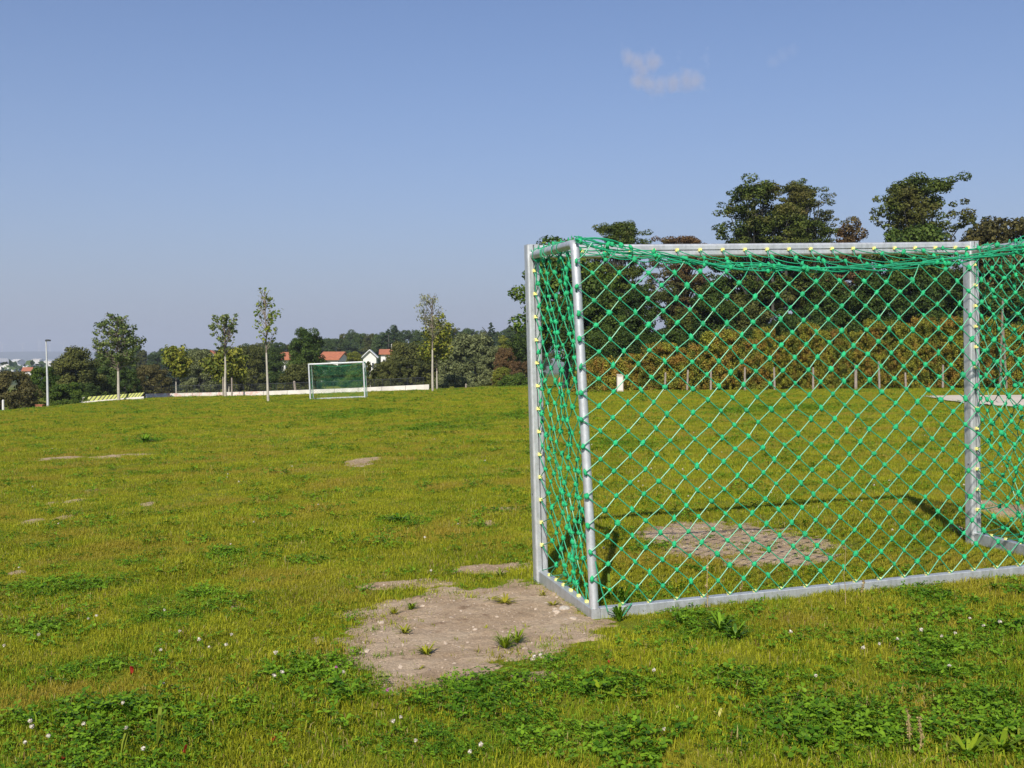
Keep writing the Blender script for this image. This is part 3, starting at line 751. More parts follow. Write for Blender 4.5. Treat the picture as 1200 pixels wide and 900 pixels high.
def tree(name, label, cat, px, hw, top, D, kind, mk, low=0.0, group=None, rz=None, trunk_r=None, depth=None, dz=0):
    """px, top: where crown centre and tip stand in view; hw: half width; low: fraction of the height left bare"""
    cnt[0] += 1; r = np.random.default_rng(500 + cnt[0])
    x = wx(px, D); z0 = ground_at(x, D) + dz; Ht = wz(px, top, D) - z0; rw = hw / F * D
    root = empty(name, (x, D, z0), r.uniform(0, 6.28) if rz is None else rz)
    ch = Ht * (1 - low); me, C = crown_mesh(kind, int(r.integers(0, 3)), ch / rw)
    o = link('crown', me, root, (0, 0, Ht * low), None, (rw, depth or rw, ch / 1.04)); set_mat(o, LMt(mk))
    tr = trunk_r or max(.06, Ht * .022); mb = MB()
    top_z = Ht * (.85 if kind in ('locust', 'conifer') else .6)
    zz = np.linspace(-.15, top_z, 7); wob = np.cumsum(r.normal(0, .012 * Ht, (7, 2)), 0) * .5; wob[0] = 0
    T = np.column_stack([wob, zz]); mb.tube(T, np.linspace(tr * 1.15, tr * .3, 7), 7)
    if C is not None:
        for c in C:
            e = np.array([c[0] * rw, c[1] * (depth or rw), Ht * low + c[2] * ch / 1.04]); f = r.uniform(.45, .8)
            zb = min(top_z * .95, e[2] * f); b0 = np.array([np.interp(zb, zz, T[:, 0]), np.interp(zb, zz, T[:, 1]), zb])
            md = (b0 + e) / 2 + r.normal(0, .02 * Ht, 3)
            mb.tube([b0, md, e], [tr * .35, tr * .22, tr * .08], 4, False)
    else:
        for _ in range(7):
            zb = r.uniform(.3, .9) * top_z; an = r.uniform(0, 6.28)
            b0 = np.array([np.interp(zb, zz, T[:, 0]), np.interp(zb, zz, T[:, 1]), zb]); e = b0 + np.array([math.cos(an) * rw * .6, math.sin(an) * rw * .6, Ht * .15])
            mb.tube([b0, e], [tr * .4, tr * .1], 4, False)
    mb.build('trunk', M['dark_bark'], root, True)
    tag(root, label, cat, group); return root
def shrub(label, px, hw, top, D, mk, kind='dome', name='shrub', cat='shrub', group=None, depth=None, dz=0):
    cnt[0] += 1; r = np.random.default_rng(900 + cnt[0])
    x = wx(px, D); z0 = ground_at(x, D) + dz; Ht = wz(px, top, D) - z0; rw = hw / F * D
    me, C = crown_mesh(kind, int(r.integers(0, 3)), Ht / rw)
    o = link(name, me, None, (x, D, z0 - .1), (0, 0, r.uniform(0, 6.28)), (rw, rw, (Ht + .1) / 1.04)); set_mat(o, LMt(mk))
    tag(o, label, cat, group); return o

def young_tree(name, label, px, top, D, base_px, trunk_px_r, limb0, spread, n_limbs, nleaf, leaf, mk, ascend=1.2, lean=0.0, pale=.5, lump=.35, group=None, topsp=.35):
    """young street tree: pale straight stem, ascending limbs, loose leaves; limb0 = fraction of height where limbs start"""
    cnt[0] += 1; r = np.random.default_rng(300 + cnt[0])
    x = wx(px, D); z0 = ground_at(x, D); zb_ = wz(px, base_px, D); z0 = min(z0, zb_) if base_px else z0
    Ht = wz(px, top, D) - z0; root = empty(name, (x, D, z0)); sp = spread / F * D; tr = .74 * trunk_px_r / F * D
    zz = np.linspace(-.1, Ht * .97, 12); dev = np.cumsum(r.normal(0, .012, (12, 2)), 0) * Ht * .12; dev[0] = 0; dev[:, 0] += lean * zz
    T = np.column_stack([dev, zz]); 
    cut = int(12 * pale)
    m1 = MB(); m1.tube(T[:cut + 1], np.interp(zz[:cut + 1], [0, Ht], [tr, tr * .12]), 10); m1.build('trunk', M['pale_bark'], root, True)
    m2 = MB(); m2.tube(T[cut:], np.interp(zz[cut:], [0, Ht], [tr * .97, tr * .1]), 8)
    Cs = []; Rs = []
    for k in range(n_limbs):
        f = limb0 + (1 - limb0) * (k + r.uniform()) / n_limbs * .93; zb = f * Ht; an = r.uniform(0, 6.28)
        b0 = np.array([np.interp(zb, zz, T[:, 0]), np.interp(zb, zz, T[:, 1]), zb])
        q = (f - limb0) / (1 - limb0); L = sp * np.interp(q, [0, .25, .6, 1], [.75, 1, .75, topsp]) * r.uniform(.7, 1.15)
        e = b0 + np.array([math.cos(an) * L, math.sin(an) * L, L * ascend * r.uniform(.6, 1.2)]); e[2] = min(e[2], Ht * 1.01)
        md = (b0 + e) / 2 + np.array([0, 0, -L * .08]) + r.normal(0, .04 * L, 3)
        m2.tube([b0, md, e], [tr * .32, tr * .2, tr * .06], 5, False)
        for t in (.45, .7, .88, 1.0):
            p = b0 * (1 - t) ** 2 + 2 * md * t * (1 - t) + e * t * t; Cs.append(p + r.normal(0, .1 * L, 3)); Rs.append(L * lump * (.6 + .4 * t) * r.uniform(.6, 1.3))
            tw = p + r.normal(0, .25 * L, 3); m2.tube([p, tw], [tr * .08, tr * .03], 3, False)
    m2.build('branches', M['bark'], root, True)
    V, Q = leafcloud(r, np.array(Cs), np.array(Rs), nleaf, leaf, .8, 1.4, .3, .1)
    link('crown', mesh('crown', V, Q, LMt(mk)), root)
    tag(root, label, 'tree', group); return root

# ------------------------------------------------------------------ young trees along the far edge of the pitch
young_tree('young_tree', 'young green tree with a full spreading crown behind the striped slat barrier', 139, 369, 76, 469, 2.4, .34, 25, 85, 6500, .105, 'fresh', .6, .0, .40, .21)
young_tree('young_tree', 'narrow young tree with three upright leafy tops left of the sparse tall tree', 264, 371, 78, 463, 2.2, .50, 16, 40, 1500, .11, 'fresh', 1.9, .0, .5, .2, topsp=.25)
young_tree('young_tree', 'tall sparse young tree with few leaves and a bare airy crown', 314, 339, 63, 468, 2.1, .45, 15, 34, 480, .12, 'bright', 1.7, -.01, .45, .30)
young_tree('young_tree', 'young tree with pale wispy top standing just left of the near goal', 507, 346, 72, 458, 2.0, .50, 17, 34, 700, .09, 'silver', 1.6, .0, .45, .34, topsp=.25)
young_tree('small_tree', 'small round yellow green tree between the two left young trees', 206, 408, 84, 467, 1.2, .40, 15, 26, 2600, .17, 'yellow', .7, .0, .35, .5, topsp=.6)
young_tree('small_tree', 'low yellow green tree right behind the narrow three-topped tree', 268, 412, 90, 466, 1.4, .35, 20, 30, 3800, .17, 'yellow', .5, .0, .3, .55, topsp=.6)
young_tree('small_tree', 'yellow green bushy tree behind the pale wispy tree', 512, 370, 84, 456, 1.2, .30, 18, 36, 2800, .14, 'yellow', .8, .0, .3, .5, topsp=.6)
young_tree('sapling', 'thin sapling with tiny crown right of the far goal', 434, 424, 84, 462, .8, .30, 7, 12, 500, .14, 'olive', .8, .0, .5, .5)
def stake(label, px, y0, y1, D, r_, m='post_wood', name='wooden_stake', lean=0.0):
    x = wx(px, D); z0, z1 = wz(px, y1, D), wz(px, y0, D); z0 = min(z0, ground_at(x, D)) - .1
    mb = MB(); P = [(0, 0, 0), (lean * .5, 0, (z1 - z0) * .5), (lean, 0, z1 - z0)]; mb.tube(P, [r_ * 1.05, r_, r_ * .9], 8)
    mb.tube([(lean, 0, z1 - z0 - .001), (lean, 0, z1 - z0 + r_ * .5)], [r_ * .9, r_ * .3], 8)
    o = mb.build(name, M[m], None, True); o.location = (x, D, z0); tag(o, label, 'post'); return o
stake('thin support stake just right of the narrow three-topped tree', 271.5, 443, 464, 78, .06)
stake('thin support stake just left of the narrow three-topped tree', 261.2, 442, 462, 79, .05)
stake('pale wooden stub post behind the white wall left of the far goal', 346.5, 447, 459, 83, .10, lean=-.12)
stake('short pale stub behind the pitch edge left of the big willow bush', 546, 450, 457, 86, .07)
stake('white marker post at the far left edge of the lawn', 3, 469, 483, 66, .07, 'white', 'marker_post')
stake('reddish stake seen through the left side net of the near goal', 656, 443, 462, 50, .06, 'orange_tile')

# lamp post
D = 70; x = wx(55.5, D); z0 = ground_at(x, D) - .1; z1 = wz(54.5, 399.5, D)
lamp = empty('street_lamp', (x, D, z0)); Hl = z1 - z0
m = MB(); m.tube([(0, 0, 0), (-.01, 0, Hl * .45), (-.05, 0, Hl)], [.085, .065, .04], 14); m.build('lamp_pole', M['lamp_grey'], lamp, True)
m = MB(); m.box((.07, 0, Hl + .03), (.30, .16, .09)); m.box((.05, 0, Hl + .085), (.2, .12, .02)); hd = m.build('lamp_head', M['dark_metal'], lamp)
m = MB(); m.box((.09, 0, Hl - .0195), (.22, .12, .008)); m.build('lamp_glass', M['glass'], hd)
tag(lamp, 'slim grey street lamp with small dark head at the left', 'street lamp')

# low white wall with a mesh fence along the far edge
LM_w, n, l, b = mat('painted_low_wall')
pos = n.new('ShaderNodeNewGeometry').outputs['Position']; sp_ = n.new('ShaderNodeSeparateXYZ'); l.new(pos, sp_.inputs[0])
base = ramp(n, l, noise(n, l, 1.3, 4, pos), [(.3, (.50, .47, .42)), (.65, (.68, .65, .60))])
mr = n.new('ShaderNodeMapRange'); l.new(sp_.outputs[0], mr.inputs[0]); mr.inputs[1].default_value = -18.0; mr.inputs[2].default_value = -19.0
f = noise(n, l, 3.2, 3, pos, .6, 1.5)
fr_ = ramp(n, l, f, [(.50, (0, 0, 0)), (.58, (.4, .4, .4))])
mm = n.new('ShaderNodeMix'); mm.data_type = 'RGBA'; mm.blend_type = 'MULTIPLY'; mm.inputs[0].default_value = 1; l.new(fr_, mm.inputs[6]); l.new(mr.outputs[0], mm.inputs[7])
l.new(mix(n, l, base, (.55, .16, .13), mm.outputs[2]), b.inputs['Base Color']); b.inputs['Roughness'].default_value = .85
wallr = empty('low_wall', (wx(335, 81), 81, 0))
def edge_y(px): return np.interp(px, [168, 300, 400, 505], [466.5, 463.5, 460.0, 455.0])
def edge_D(px): return np.interp(px, [168, 505], [80, 83])
xsw = np.linspace(170, 503, 13)
for k in range(12):
    pa, pb = xsw[k], xsw[k + 1] - .4; Da, Db_ = edge_D(pa), edge_D(pb)
    A = np.array([wx(pa, Da), Da, wz(pa, edge_y(pa), Da)]); B = np.array([wx(pb, Db_), Db_, wz(pb, edge_y(pb), Db_)])
    hh = .30; V = []
    for p in (A, B):
        for dy in (0, .3):
            for dz in (-.6, hh - .03, hh): V.append((p[0], p[1] + dy + (0 if dz < hh else .0), p[2] + dz))
    V = np.array(V) - wallr.location[:]
    Q = [[0, 6, 7, 1], [1, 7, 8, 2], [2, 8, 11, 5], [5, 11, 10, 4], [4, 10, 9, 3], [0, 1, 4, 3], [1, 2, 5, 4], [6, 9, 10, 7], [7, 10, 11, 8]]
    link('wall_panel', mesh('wall_panel', V, Q, LM_w), wallr)
tag(wallr, 'long low white concrete wall with faded red scrawls along the far pitch edge', 'wall')
fen = empty('mesh_fence', (wx(335, 82), 82, 0)); fl = np.array(fen.location[:])
pxs = np.arange(170, 500, 9.6); tops = []
pm = MB(); pm.tube([(0, 0, 0), (0, 0, .62)], .022, 6); pmm = pm.mesh('fence_post', M['dark_metal'])
for p in pxs:
    Dp = edge_D(p) + .45; q = np.array([wx(p, Dp), Dp, wz(p, edge_y(p), Dp) + .25]); link('fence_post', pmm, fen, tuple(q - fl)); tops.append(q - fl)
tops = np.array(tops); m = MB()
for h in (.06, .2, .34, .48): m.tube(tops + (0, 0, h), .006, 3, False)
m.tube(tops + (0, 0, .61), .018, 5, False)
for k in range(len(tops) - 1):
    for t in np.linspace(0, 1, 7)[1:-1]:
        p = tops[k] * (1 - t) + tops[k + 1] * t; m.tube([p + (0, 0, .05), p + (0, 0, .61)], .005, 3, False)
m.build('wire_mesh', M['dark_metal'], fen)
tag(fen, 'thin dark wire mesh fence standing behind the low white wall', 'fence')

# slatted barrier, lime slats and dark slats between, leaning to the right
sb = empty('slat_barrier', (wx(132, 77), 77, 0)); sl = np.array(sb.location[:])
lime = plain('lime_painted_slat', (.33, .36, .06), .6, 0, .2, 3); blk = plain('dark_slat', (.025, .025, .02), .6)
def by(p): return np.interp(p, [88, 98, 168], [474, 472, 466]); 
def ty(p): return np.interp(p, [98, 168], [465, 459.5])
def slat(name, p0, p1, m, dy, w_scale=1.0, D=77):
    sh = 5.0
    V = []
    for d in (0, .08):
        V += [(wx(p0, D), D + dy + d, wz(p0, by(p0), D)), (wx(p1, D), D + dy + d, wz(p1, by(p1), D)), (wx(p1 + sh, D), D + dy + .15 + d, wz(p1, ty(p1), D)), (wx(p0 + sh, D), D + dy + .15 + d, wz(p0, ty(p0), D))]
    link(name, mesh(name, np.array(V) - sl, [[0, 1, 2, 3], [7, 6, 5, 4], [0, 4, 5, 1], [3, 2, 6, 7], [0, 3, 7, 4], [1, 5, 6, 2]], m), sb)
p = 97.5; q_ = 5.6
while p < 161:
    slat('lime_slat', p, p + q_ * .66, lime, .0); slat('dark_slat', p + q_ * .68, p + q_ * .96, blk, .03); p += q_; q_ *= .965
slat('concrete_end', 90.5, 94.5, M['concrete'], -.1)
m = MB()
P = [(wx(p, 76.8), 76.8, wz(p, by(p), 76.8) + .02) for p in (90, 98, 120, 145, 168)]
for a_, b2 in zip(P[:-1], P[1:]):
    a_, b2 = np.array(a_) - sl, np.array(b2) - sl
    V = [a_ + (0, 0, -.4), b2 + (0, 0, -.4), b2 + (0, 0, .07), a_ + (0, 0, .07)]; V += [v + (0, .22, 0) for v in V]
    m.add(V, [[0, 1, 2, 3], [3, 2, 6, 7], [7, 6, 5, 4]])
m.build('kerb', M['concrete'], sb)
tag(sb, 'low slanted barrier of lime green and dark slats with a white concrete end', 'barrier')
m = MB(); m.box((0, 0, .15), (.42, .4, .30)); m.box((0, 0, .31), (.48, .46, .03)); o = m.build('box', M['orange_tile']); D = 69
o.location = (wx(46.5, D), D, wz(46.5, 480, D)); tag(o, 'small orange brown box beside the street lamp at the lawn edge', 'box')

# ------------------------------------------------------------------ houses in the trees
def house(name, label, px, D, wpx, eave, ridge, base, rz, wall='white', roof='orange_tile', gable=False, depth=8, chim=False, win=3):
    x = wx(px, D); wd = wpx / F * D; z0 = wz(px, base, D) - 3; ze = wz(px, eave, D); zr_ = wz(px, ridge, D)
    root = empty(name, (x, D, z0), rz); he, hr = ze - z0, zr_ - z0; hx, hyy = wd / 2, depth / 2
    m = MB()
    if gable:
        V = [(-hx, -hyy, 0), (hx, -hyy, 0), (hx, -hyy, he), (0, -hyy, hr), (-hx, -hyy, he)]; V += [(a, hyy, c) for a, b_, c in V]
        m.add(V, [[0, 1, 2, 4], [6, 5, 9, 7], [0, 4, 9, 5], [1, 6, 7, 2]], [[2, 3, 4], [7, 9, 8]])
        wl_ = m.build('wall', M[wall], root); rf = MB(); o_ = .35
        k = (hr - he) / hx
        for s in (-1, 1):
            V = [(0, -hyy - .5, hr + .03), (0, hyy + .5, hr + .03), (s * (hx + o_), hyy + .5, he - o_ * k + .03), (s * (hx + o_), -hyy - .5, he - o_ * k + .03)]
            V += [(a, b_, c + .22) for a, b_, c in V]; rf.add(V, [[0, 1, 2, 3], [7, 6, 5, 4], [0, 3, 7, 4], [2, 1, 5, 6], [3, 2, 6, 7]])
    else:
        V = [(-hx, -hyy, 0), (hx, -hyy, 0), (hx, -hyy, he), (-hx, -hyy, he), (-hx, hyy, 0), (hx, hyy, 0), (hx, hyy, he), (-hx, hyy, he), (-hx, 0, hr), (hx, 0, hr)]
        m.add(V, [[0, 1, 2, 3], [5, 4, 7, 6], [4, 0, 3, 7], [1, 5, 6, 2]], [[3, 8, 7], [2, 6, 9]]); wl_ = m.build('wall', M[wall], root); rf = MB()
        k = (hr - he) / hyy
        for s in (-1, 1):
            V = [(-hx - .4, 0, hr + .03), (hx + .4, 0, hr + .03), (hx + .4, s * (hyy + .5), he - .5 * k + .03), (-hx - .4, s * (hyy + .5), he - .5 * k + .03)]
            V += [(a, b_, c + .22) for a, b_, c in V]; rf.add(V, [[0, 1, 2, 3], [7, 6, 5, 4], [0, 3, 7, 4], [2, 1, 5, 6], [3, 2, 6, 7]])
    r_ = rf.build('roof', M[roof], root)
    if chim: c = MB(); c.box((hx * .4, 0, hr + .5), (.8, .8, 1.6)); c.build('chimney', M[wall], r_)
    for k in range(win):
        wxx = -hx + (k + .5) * wd / win; m = MB(); m.box((wxx, -hyy - .04, he - 1.6), (wd / win * .35, .1, 1.2)); w1 = m.build('window', M['white'], root)
        m = MB(); m.box((wxx, -hyy - .10, he - 1.6), (wd / win * .27, .04, 1.0)); m.build('pane', M['glass'], w1)
    tag(root, label, 'house'); return root
house('house', 'white house with orange roof half hidden left of the far goal', 341, 215, 20, 421, 414, 429, .25, win=3)
house('house', 'white house with long orange roof behind the far goal crossbar', 392, 215, 22, 421, 413.5, 430, -.12, chim=False, win=4)
house('house', 'white gabled house right above the far goal', 434, 200, 15, 418, 411, 428, .1, roof='lamp_grey', gable=True, win=2)
house('house', 'house with orange roof and chimney right of the white gable', 457, 225, 20, 415, 410.5, 428, .1, chim=True, win=3)
house('house', 'cream house peeping through the big grey willow bush', 523, 118, 18, 434, 430, 444, .15, wall='concrete', roof='concrete', depth=3, win=3)
house('house', 'small gable with red roof above the low tree on the left', 249, 190, 9, 416, 412, 425, .2, gable=True, win=1, depth=6)
house('house', 'distant orange roofed house left of the street lamp', 33, 420, 9, 434.5, 431, 440, .3, win=2)
house('hall', 'distant hall with bright white hump roof at the left edge', 13, 900, 15, 429, 425.5, 434, .2, roof='white', gable=True, depth=30, win=0)
house('hall', 'far white industrial hall at the very left edge', 1, 2400, 8, 424, 420, 428, 0, roof='white', gable=True, depth=60, win=0)
house('hall', 'far white flat hall above the hump roofed one', 21, 2400, 8, 423, 421, 427, .1, roof='white', depth=50, win=0)
house('hall', 'far grey hall with flat roof near the lamp pole', 37, 1500, 8, 428.5, 427, 432, .1, roof='lamp_grey', depth=40, win=0)
house('hall', 'far pale hall just right of the lamp pole', 60, 2000, 9, 423, 421.5, 428, .1, wall='concrete', roof='lamp_grey', depth=40, win=0)
house('hall', 'far low pale hall just left of the lamp pole', 45, 2600, 9, 421.5, 420.5, 425, .1, wall='concrete', roof='concrete', depth=40, win=0)
for k in range(26):      # the town far below
    D = rng.uniform(900, 3000); px = rng.uniform(-60, 110); x = wx(px, D); root = empty('town_house', (x, D, ground_at(x, D)), rng.uniform(0, 3))
    hw_, hd_, he, hr = rng.uniform(6, 14), rng.uniform(5, 8), rng.uniform(6, 11), 4
    m = MB(); m.box((0, 0, he / 2), (hw_ * 2, hd_ * 2, he)); m.build('wall', M['white' if rng.uniform() < .4 else 'concrete'], root)
    m = MB(); m.add([(-hw_ - .4, -hd_ - .4, he + .02), (hw_ + .4, -hd_ - .4, he + .02), (hw_ + .4, hd_ + .4, he + .02), (-hw_ - .4, hd_ + .4, he + .02), (-hw_, 0, he + hr), (hw_, 0, he + hr)], [[0, 1, 5, 4], [2, 3, 4, 5], [3, 2, 1, 0]], [[0, 4, 3], [1, 2, 5]])
    m.build('roof', M['orange_tile' if rng.uniform() < .5 else 'lamp_grey'], root)
    tag(root, 'tiny house of the hazy town beyond the trees at far left', 'house', 'houses of the distant town')

# ------------------------------------------------------------------ trees and bushes
T = tree; S = shrub
S('brownish olive bush at the left picture edge', 12, 34, 432, 72, 'brown')
S('brown shrub left of the street lamp', -28, 34, 428, 74, 'olive')
S('bright green leafy bush behind the street lamp', 50, 22, 424, 78, 'lush')
S('low lush green bush between the street lamp and the striped barrier', 78, 24, 446, 77, 'lush')
S('small dark bush left of the striped barrier', 100, 22, 447, 80, 'dark')
T('round_tree', 'dark olive round tree right of the street lamp', 'tree', 89, 36, 404, 92, 'round', 'olive', .05)
T('round_tree', 'green tree filling the gap behind the first young tree', 'tree', 125, 30, 415, 105, 'round', 'mid', .05)
T('round_tree', 'brown tinged dark tree right of the first young tree', 'tree', 178, 27, 423, 102, 'dome', 'brown', .02)
T('round_tree', 'mid green tree directly behind the striped barrier', 'tree', 148, 20, 428, 95, 'dome', 'mid', .02)
T('round_tree', 'grey green tree left of the narrow three-topped tree', 'tree', 233, 25, 403, 110, 'dome', 'grey', .02)
T('round_tree', 'dark green tree behind the narrow three-topped tree', 'tree', 268, 24, 400, 125, 'round', 'dark', .05)
T('round_tree', 'olive tree between the three-topped and the sparse tree', 'tree', 292, 25, 399, 112, 'dome', 'olive', .02)
T('round_tree', 'deep green tree behind the sparse tall tree', 'tree', 318, 20, 402, 140, 'round', 'dark', .05)
T('round_tree', 'tall olive green tree left above the far goal', 'tree', 359, 27, 379, 105, 'round', 'mid', .04)
S('low dark green bush under the leftmost orange roof', 328, 26, 432, 130, 'dark')
S('dark bush behind the lower left corner of the far goal', 352, 28, 424, 100, 'olive')
S('yellow tinged bush between the two orange roofs', 414, 13, 407, 170, 'yellow')
S('dark bush under the long orange roof', 381, 26, 422.5, 165, 'mid')
S('dark green bush behind the far goal', 405, 30, 424, 150, 'dark')
S('green bush hanging behind the right half of the far goal', 420, 24, 432, 125, 'lush')
T('willow_tree', 'wide olive willow left of the pale wispy young tree', 'tree', 478, 36, 399, 112, 'willow', 'olive', .0)
T('willow_tree', 'olive bushy tree at the foot of the wide willow', 'tree', 455, 24, 420, 104, 'willow', 'olive', .0)
T('willow_tree', 'big grey green willow bush left of the near goal', 'tree', 556, 44, 389, 104, 'willow', 'grey', .0)
T('willow_tree', 'lower grey willow lobe in front of the cream house', 'tree', 528, 26, 411, 112, 'willow', 'grey', .0)
T('willow_tree', 'lower right lobe of the big grey willow clump', 'tree', 585, 26, 404, 100, 'willow', 'grey', .0)
S('reddish bush with yellowing leaves left of the goal post', 592, 17, 402, 92, 'red')
S('yellow green low bush at the foot of the reddish bush', 588, 14, 428, 88, 'yellow')
S('russet bush just behind the left goal post', 612, 14, 420, 88, 'red')
T('round_tree', 'dark green tree directly left of the goal post', 'tree', 612, 26, 385, 95, 'round', 'dark', .05)
S('low green bush at the left goal post, far pitch edge', 604, 20, 438, 86, 'lush')
S('low bush right of the pale wispy young tree', 535, 26, 440, 90, 'grey')
S('low dark bush behind the white wall end', 500, 20, 446, 95, 'olive')
T('round_tree', 'yellow topped tree above the reddish bush', 'tree', 590, 16, 391, 130, 'round', 'yellow', .05)
r = np.random.default_rng(77)
for k in range(64):      # far wood on the ridge
    px = 112 + k * 8.3 + r.uniform(-3, 3); D = r.uniform(240, 330)
    top = np.interp(px, [110, 140, 190, 240, 300, 340, 380, 430, 480, 520, 560, 600, 640], [416, 411, 409, 408, 402, 396, 391, 388, 381, 382, 384, 381, 377]) + r.uniform(-2.5, 5)
    T('far_tree', 'dense dark tree of the far wood on the ridge', 'tree', px, r.uniform(9, 17), top - 4.5, D, ['round', 'dome', 'dome'][k % 3], ['far', 'mid', 'far', 'olive'][k % 4], .0, 'trees of the far wood')
for px, top, lb in ((196.5, 405, 'left one of two tiny spruce tips above the left wood'), (203.5, 404, 'right one of two tiny spruce tips above the left wood'), (463, 378, 'spruce tip above the wood right of the far goal'), (575.5, 374, 'pointed spruce above the big grey willow'), (455, 382, 'small spruce tip left of the middle one')):
    T('spruce_tree', lb, 'tree', px, 16, top, 235, 'conifer', 'spruce', .0)
# the wood behind the near goal
T('maple_tree', 'lush green tree rising behind the left goal post', 'tree', 662, 64, 267, 60, 'round', 'lush', .10)
T('maple_tree', 'leafy lower part tree behind the left side net', 'tree', 690, 48, 318, 56, 'round', 'mid', .06)
T('locust_tree', 'flat topped locust tree above the left end of the crossbar', 'tree', 722, 46, 259, 66, 'locust', 'locust', .35)
T('locust_tree', 'small reddish topped tree just above the crossbar', 'tree', 800, 44, 275, 72, 'locust', 'red', .35)
T('locust_tree', 'tall locust tree with tiered crown, left one of the tall pair', 'tree', 888, 68, 210, 66, 'locust', 'locust', .28)
T('locust_tree', 'tall locust tree with tiered crown, right one of the tall pair', 'tree', 940, 48, 209, 68, 'locust', 'locust', .28)
T('round_tree', 'red brown tree between the tall trees above the crossbar', 'tree', 993, 37, 250, 64, 'round', 'red', .25)
T('oak_tree', 'broad tall tree right above the right goal post', 'tree', 1076, 68, 207, 62, 'locust', 'locust', .22)
T('oak_tree', 'dense lower tree under the broad tall one', 'tree', 1066, 62, 247, 60, 'dome', 'mid', .10)
T('spruce_tree', 'left one of two pointed spruces at the right', 'tree', 1139, 24, 243, 70, 'conifer', 'spruce', .1)
T('spruce_tree', 'right one of two pointed spruces at the right', 'tree', 1154, 24, 243, 71, 'conifer', 'spruce', .1)
T('round_tree', 'brownish green tree at the right picture edge', 'tree', 1180, 72, 237, 62, 'dome', 'brown', .10)
T('round_tree', 'olive tree beyond the right picture edge', 'tree', 1250, 70, 226, 64, 'dome', 'olive', .10)
T('round_tree', 'tall dark tree farther beyond the right picture edge', 'tree', 1320, 60, 230, 64, 'round', 'dark', .10)
for k, (px, hw, top, D, mk, lb) in enumerate([(745, 34, 322, 58, 'dark', 'dark tree right of the leafy one behind the left net'), (800, 36, 350, 62, 'locust', 'low locust green tree behind the middle left of the back net'),
        (838, 34, 318, 60, 'dark', 'dark tree left of the tall pair'), (880, 36, 340, 61, 'olive', 'olive tree under the left tall locust'), (930, 34, 352, 60, 'dark', 'dark low tree under the right tall locust'),
        (975, 38, 315, 60, 'dark', 'dark tree right of the tall pair'), (1020, 38, 305, 58, 'dark', 'dark tree left of the right goal post'), (1075, 42, 315, 57, 'dark', 'dark tree behind the top right of the back net'),
        (1120, 40, 300, 58, 'dark', 'dark tree behind the right goal post'), (1175, 42, 305, 57, 'mid', 'dark green tree behind the right side net'), (1240, 44, 300, 57, 'dark', 'dark low tree beyond the right edge'), (1310, 44, 310, 57, 'mid', 'low tree farther beyond the right edge'),
        (715, 30, 372, 54, 'mid', 'low green tree behind the left of the hedge')]):
    T('woodland_tree', lb, 'tree', px, hw, top, D, 'round', mk, .03)
for k in range(15):
    px = 700 + k * 43; S('dark undergrowth shrub behind the vine hedge', px, 34, 378 + r.uniform(-12, 12), 53, 'dark', group='undergrowth shrubs behind the hedge')
# hedge of yellowing shrubs with posts
HD = 48.5
for k in range(34):
    px = 690 + k * 18.5 + r.uniform(-5, 5); top = np.interp(px, [690, 740, 800, 900, 1000, 1100, 1300], [425, 408, 398, 384, 378, 374, 366]) + r.uniform(-8, 9)
    shrub('yellowing leafy shrub of the long hedge behind the goal', px, r.uniform(17, 26), top, HD + r.uniform(-.5, .9), ('hedge', 'hedge_green', 'hedge')[k % 3], 'column', 'hedge_shrub', 'shrub', 'shrubs of the long yellowing hedge')
for px, tp, lb in ((779, 437, 'first'), (805, 434, 'second'), (833, 434, 'third'), (873, 431, 'fourth'), (908, 431, 'fifth'), (953, 431, 'sixth'), (1003, 428, 'seventh'), (1031, 424, 'eighth'), (1062, 437, 'ninth'), (1105, 428, 'tenth')):
    o = stake(lb + ' weathered post from the left in front of the hedge', px, tp, 460, 46.6, .045 if px != 1003 else .065, 'post_wood', 'hedge_post', r.uniform(-.05, .05)); o['group'] = 'weathered posts along the hedge'
for px, tp, lb in ((1172, 350, 'tall crooked pale trunk behind the right side net'), (1180, 385, 'second pale trunk behind the right side net'), (754, 395, 'thin dark trunk in the shade left of the hedge'), (907, 300, 'thin dark trunk under the tall locust pair'), (922, 300, 'second thin dark trunk under the tall locust pair')):
    D = 47.0 if px > 1100 else 64; o = stake(lb, px, tp, 450, D, .05 if px > 1100 else .09, 'bark' if px > 1100 else 'dark_bark', 'bare_trunk', r.uniform(-.2, .2)); o['category'] = 'trunk'
m = MB(); m.box((0, 0, .40), (.27, .2, .80)); m.box((0, 0, .815), (.30, .24, .03)); o = m.build('white_cabinet', M['pebble']); D = 46.5
m2 = MB(); m2.box((0, -.103, .42), (.20, .004, .56)); m2.build('door_panel', M['concrete'], o)
o.location = (wx(726.5, D), D, ground_at(wx(726.5, D), D) - .05); tag(o, 'small white cabinet standing before the left end of the hedge', 'cabinet')

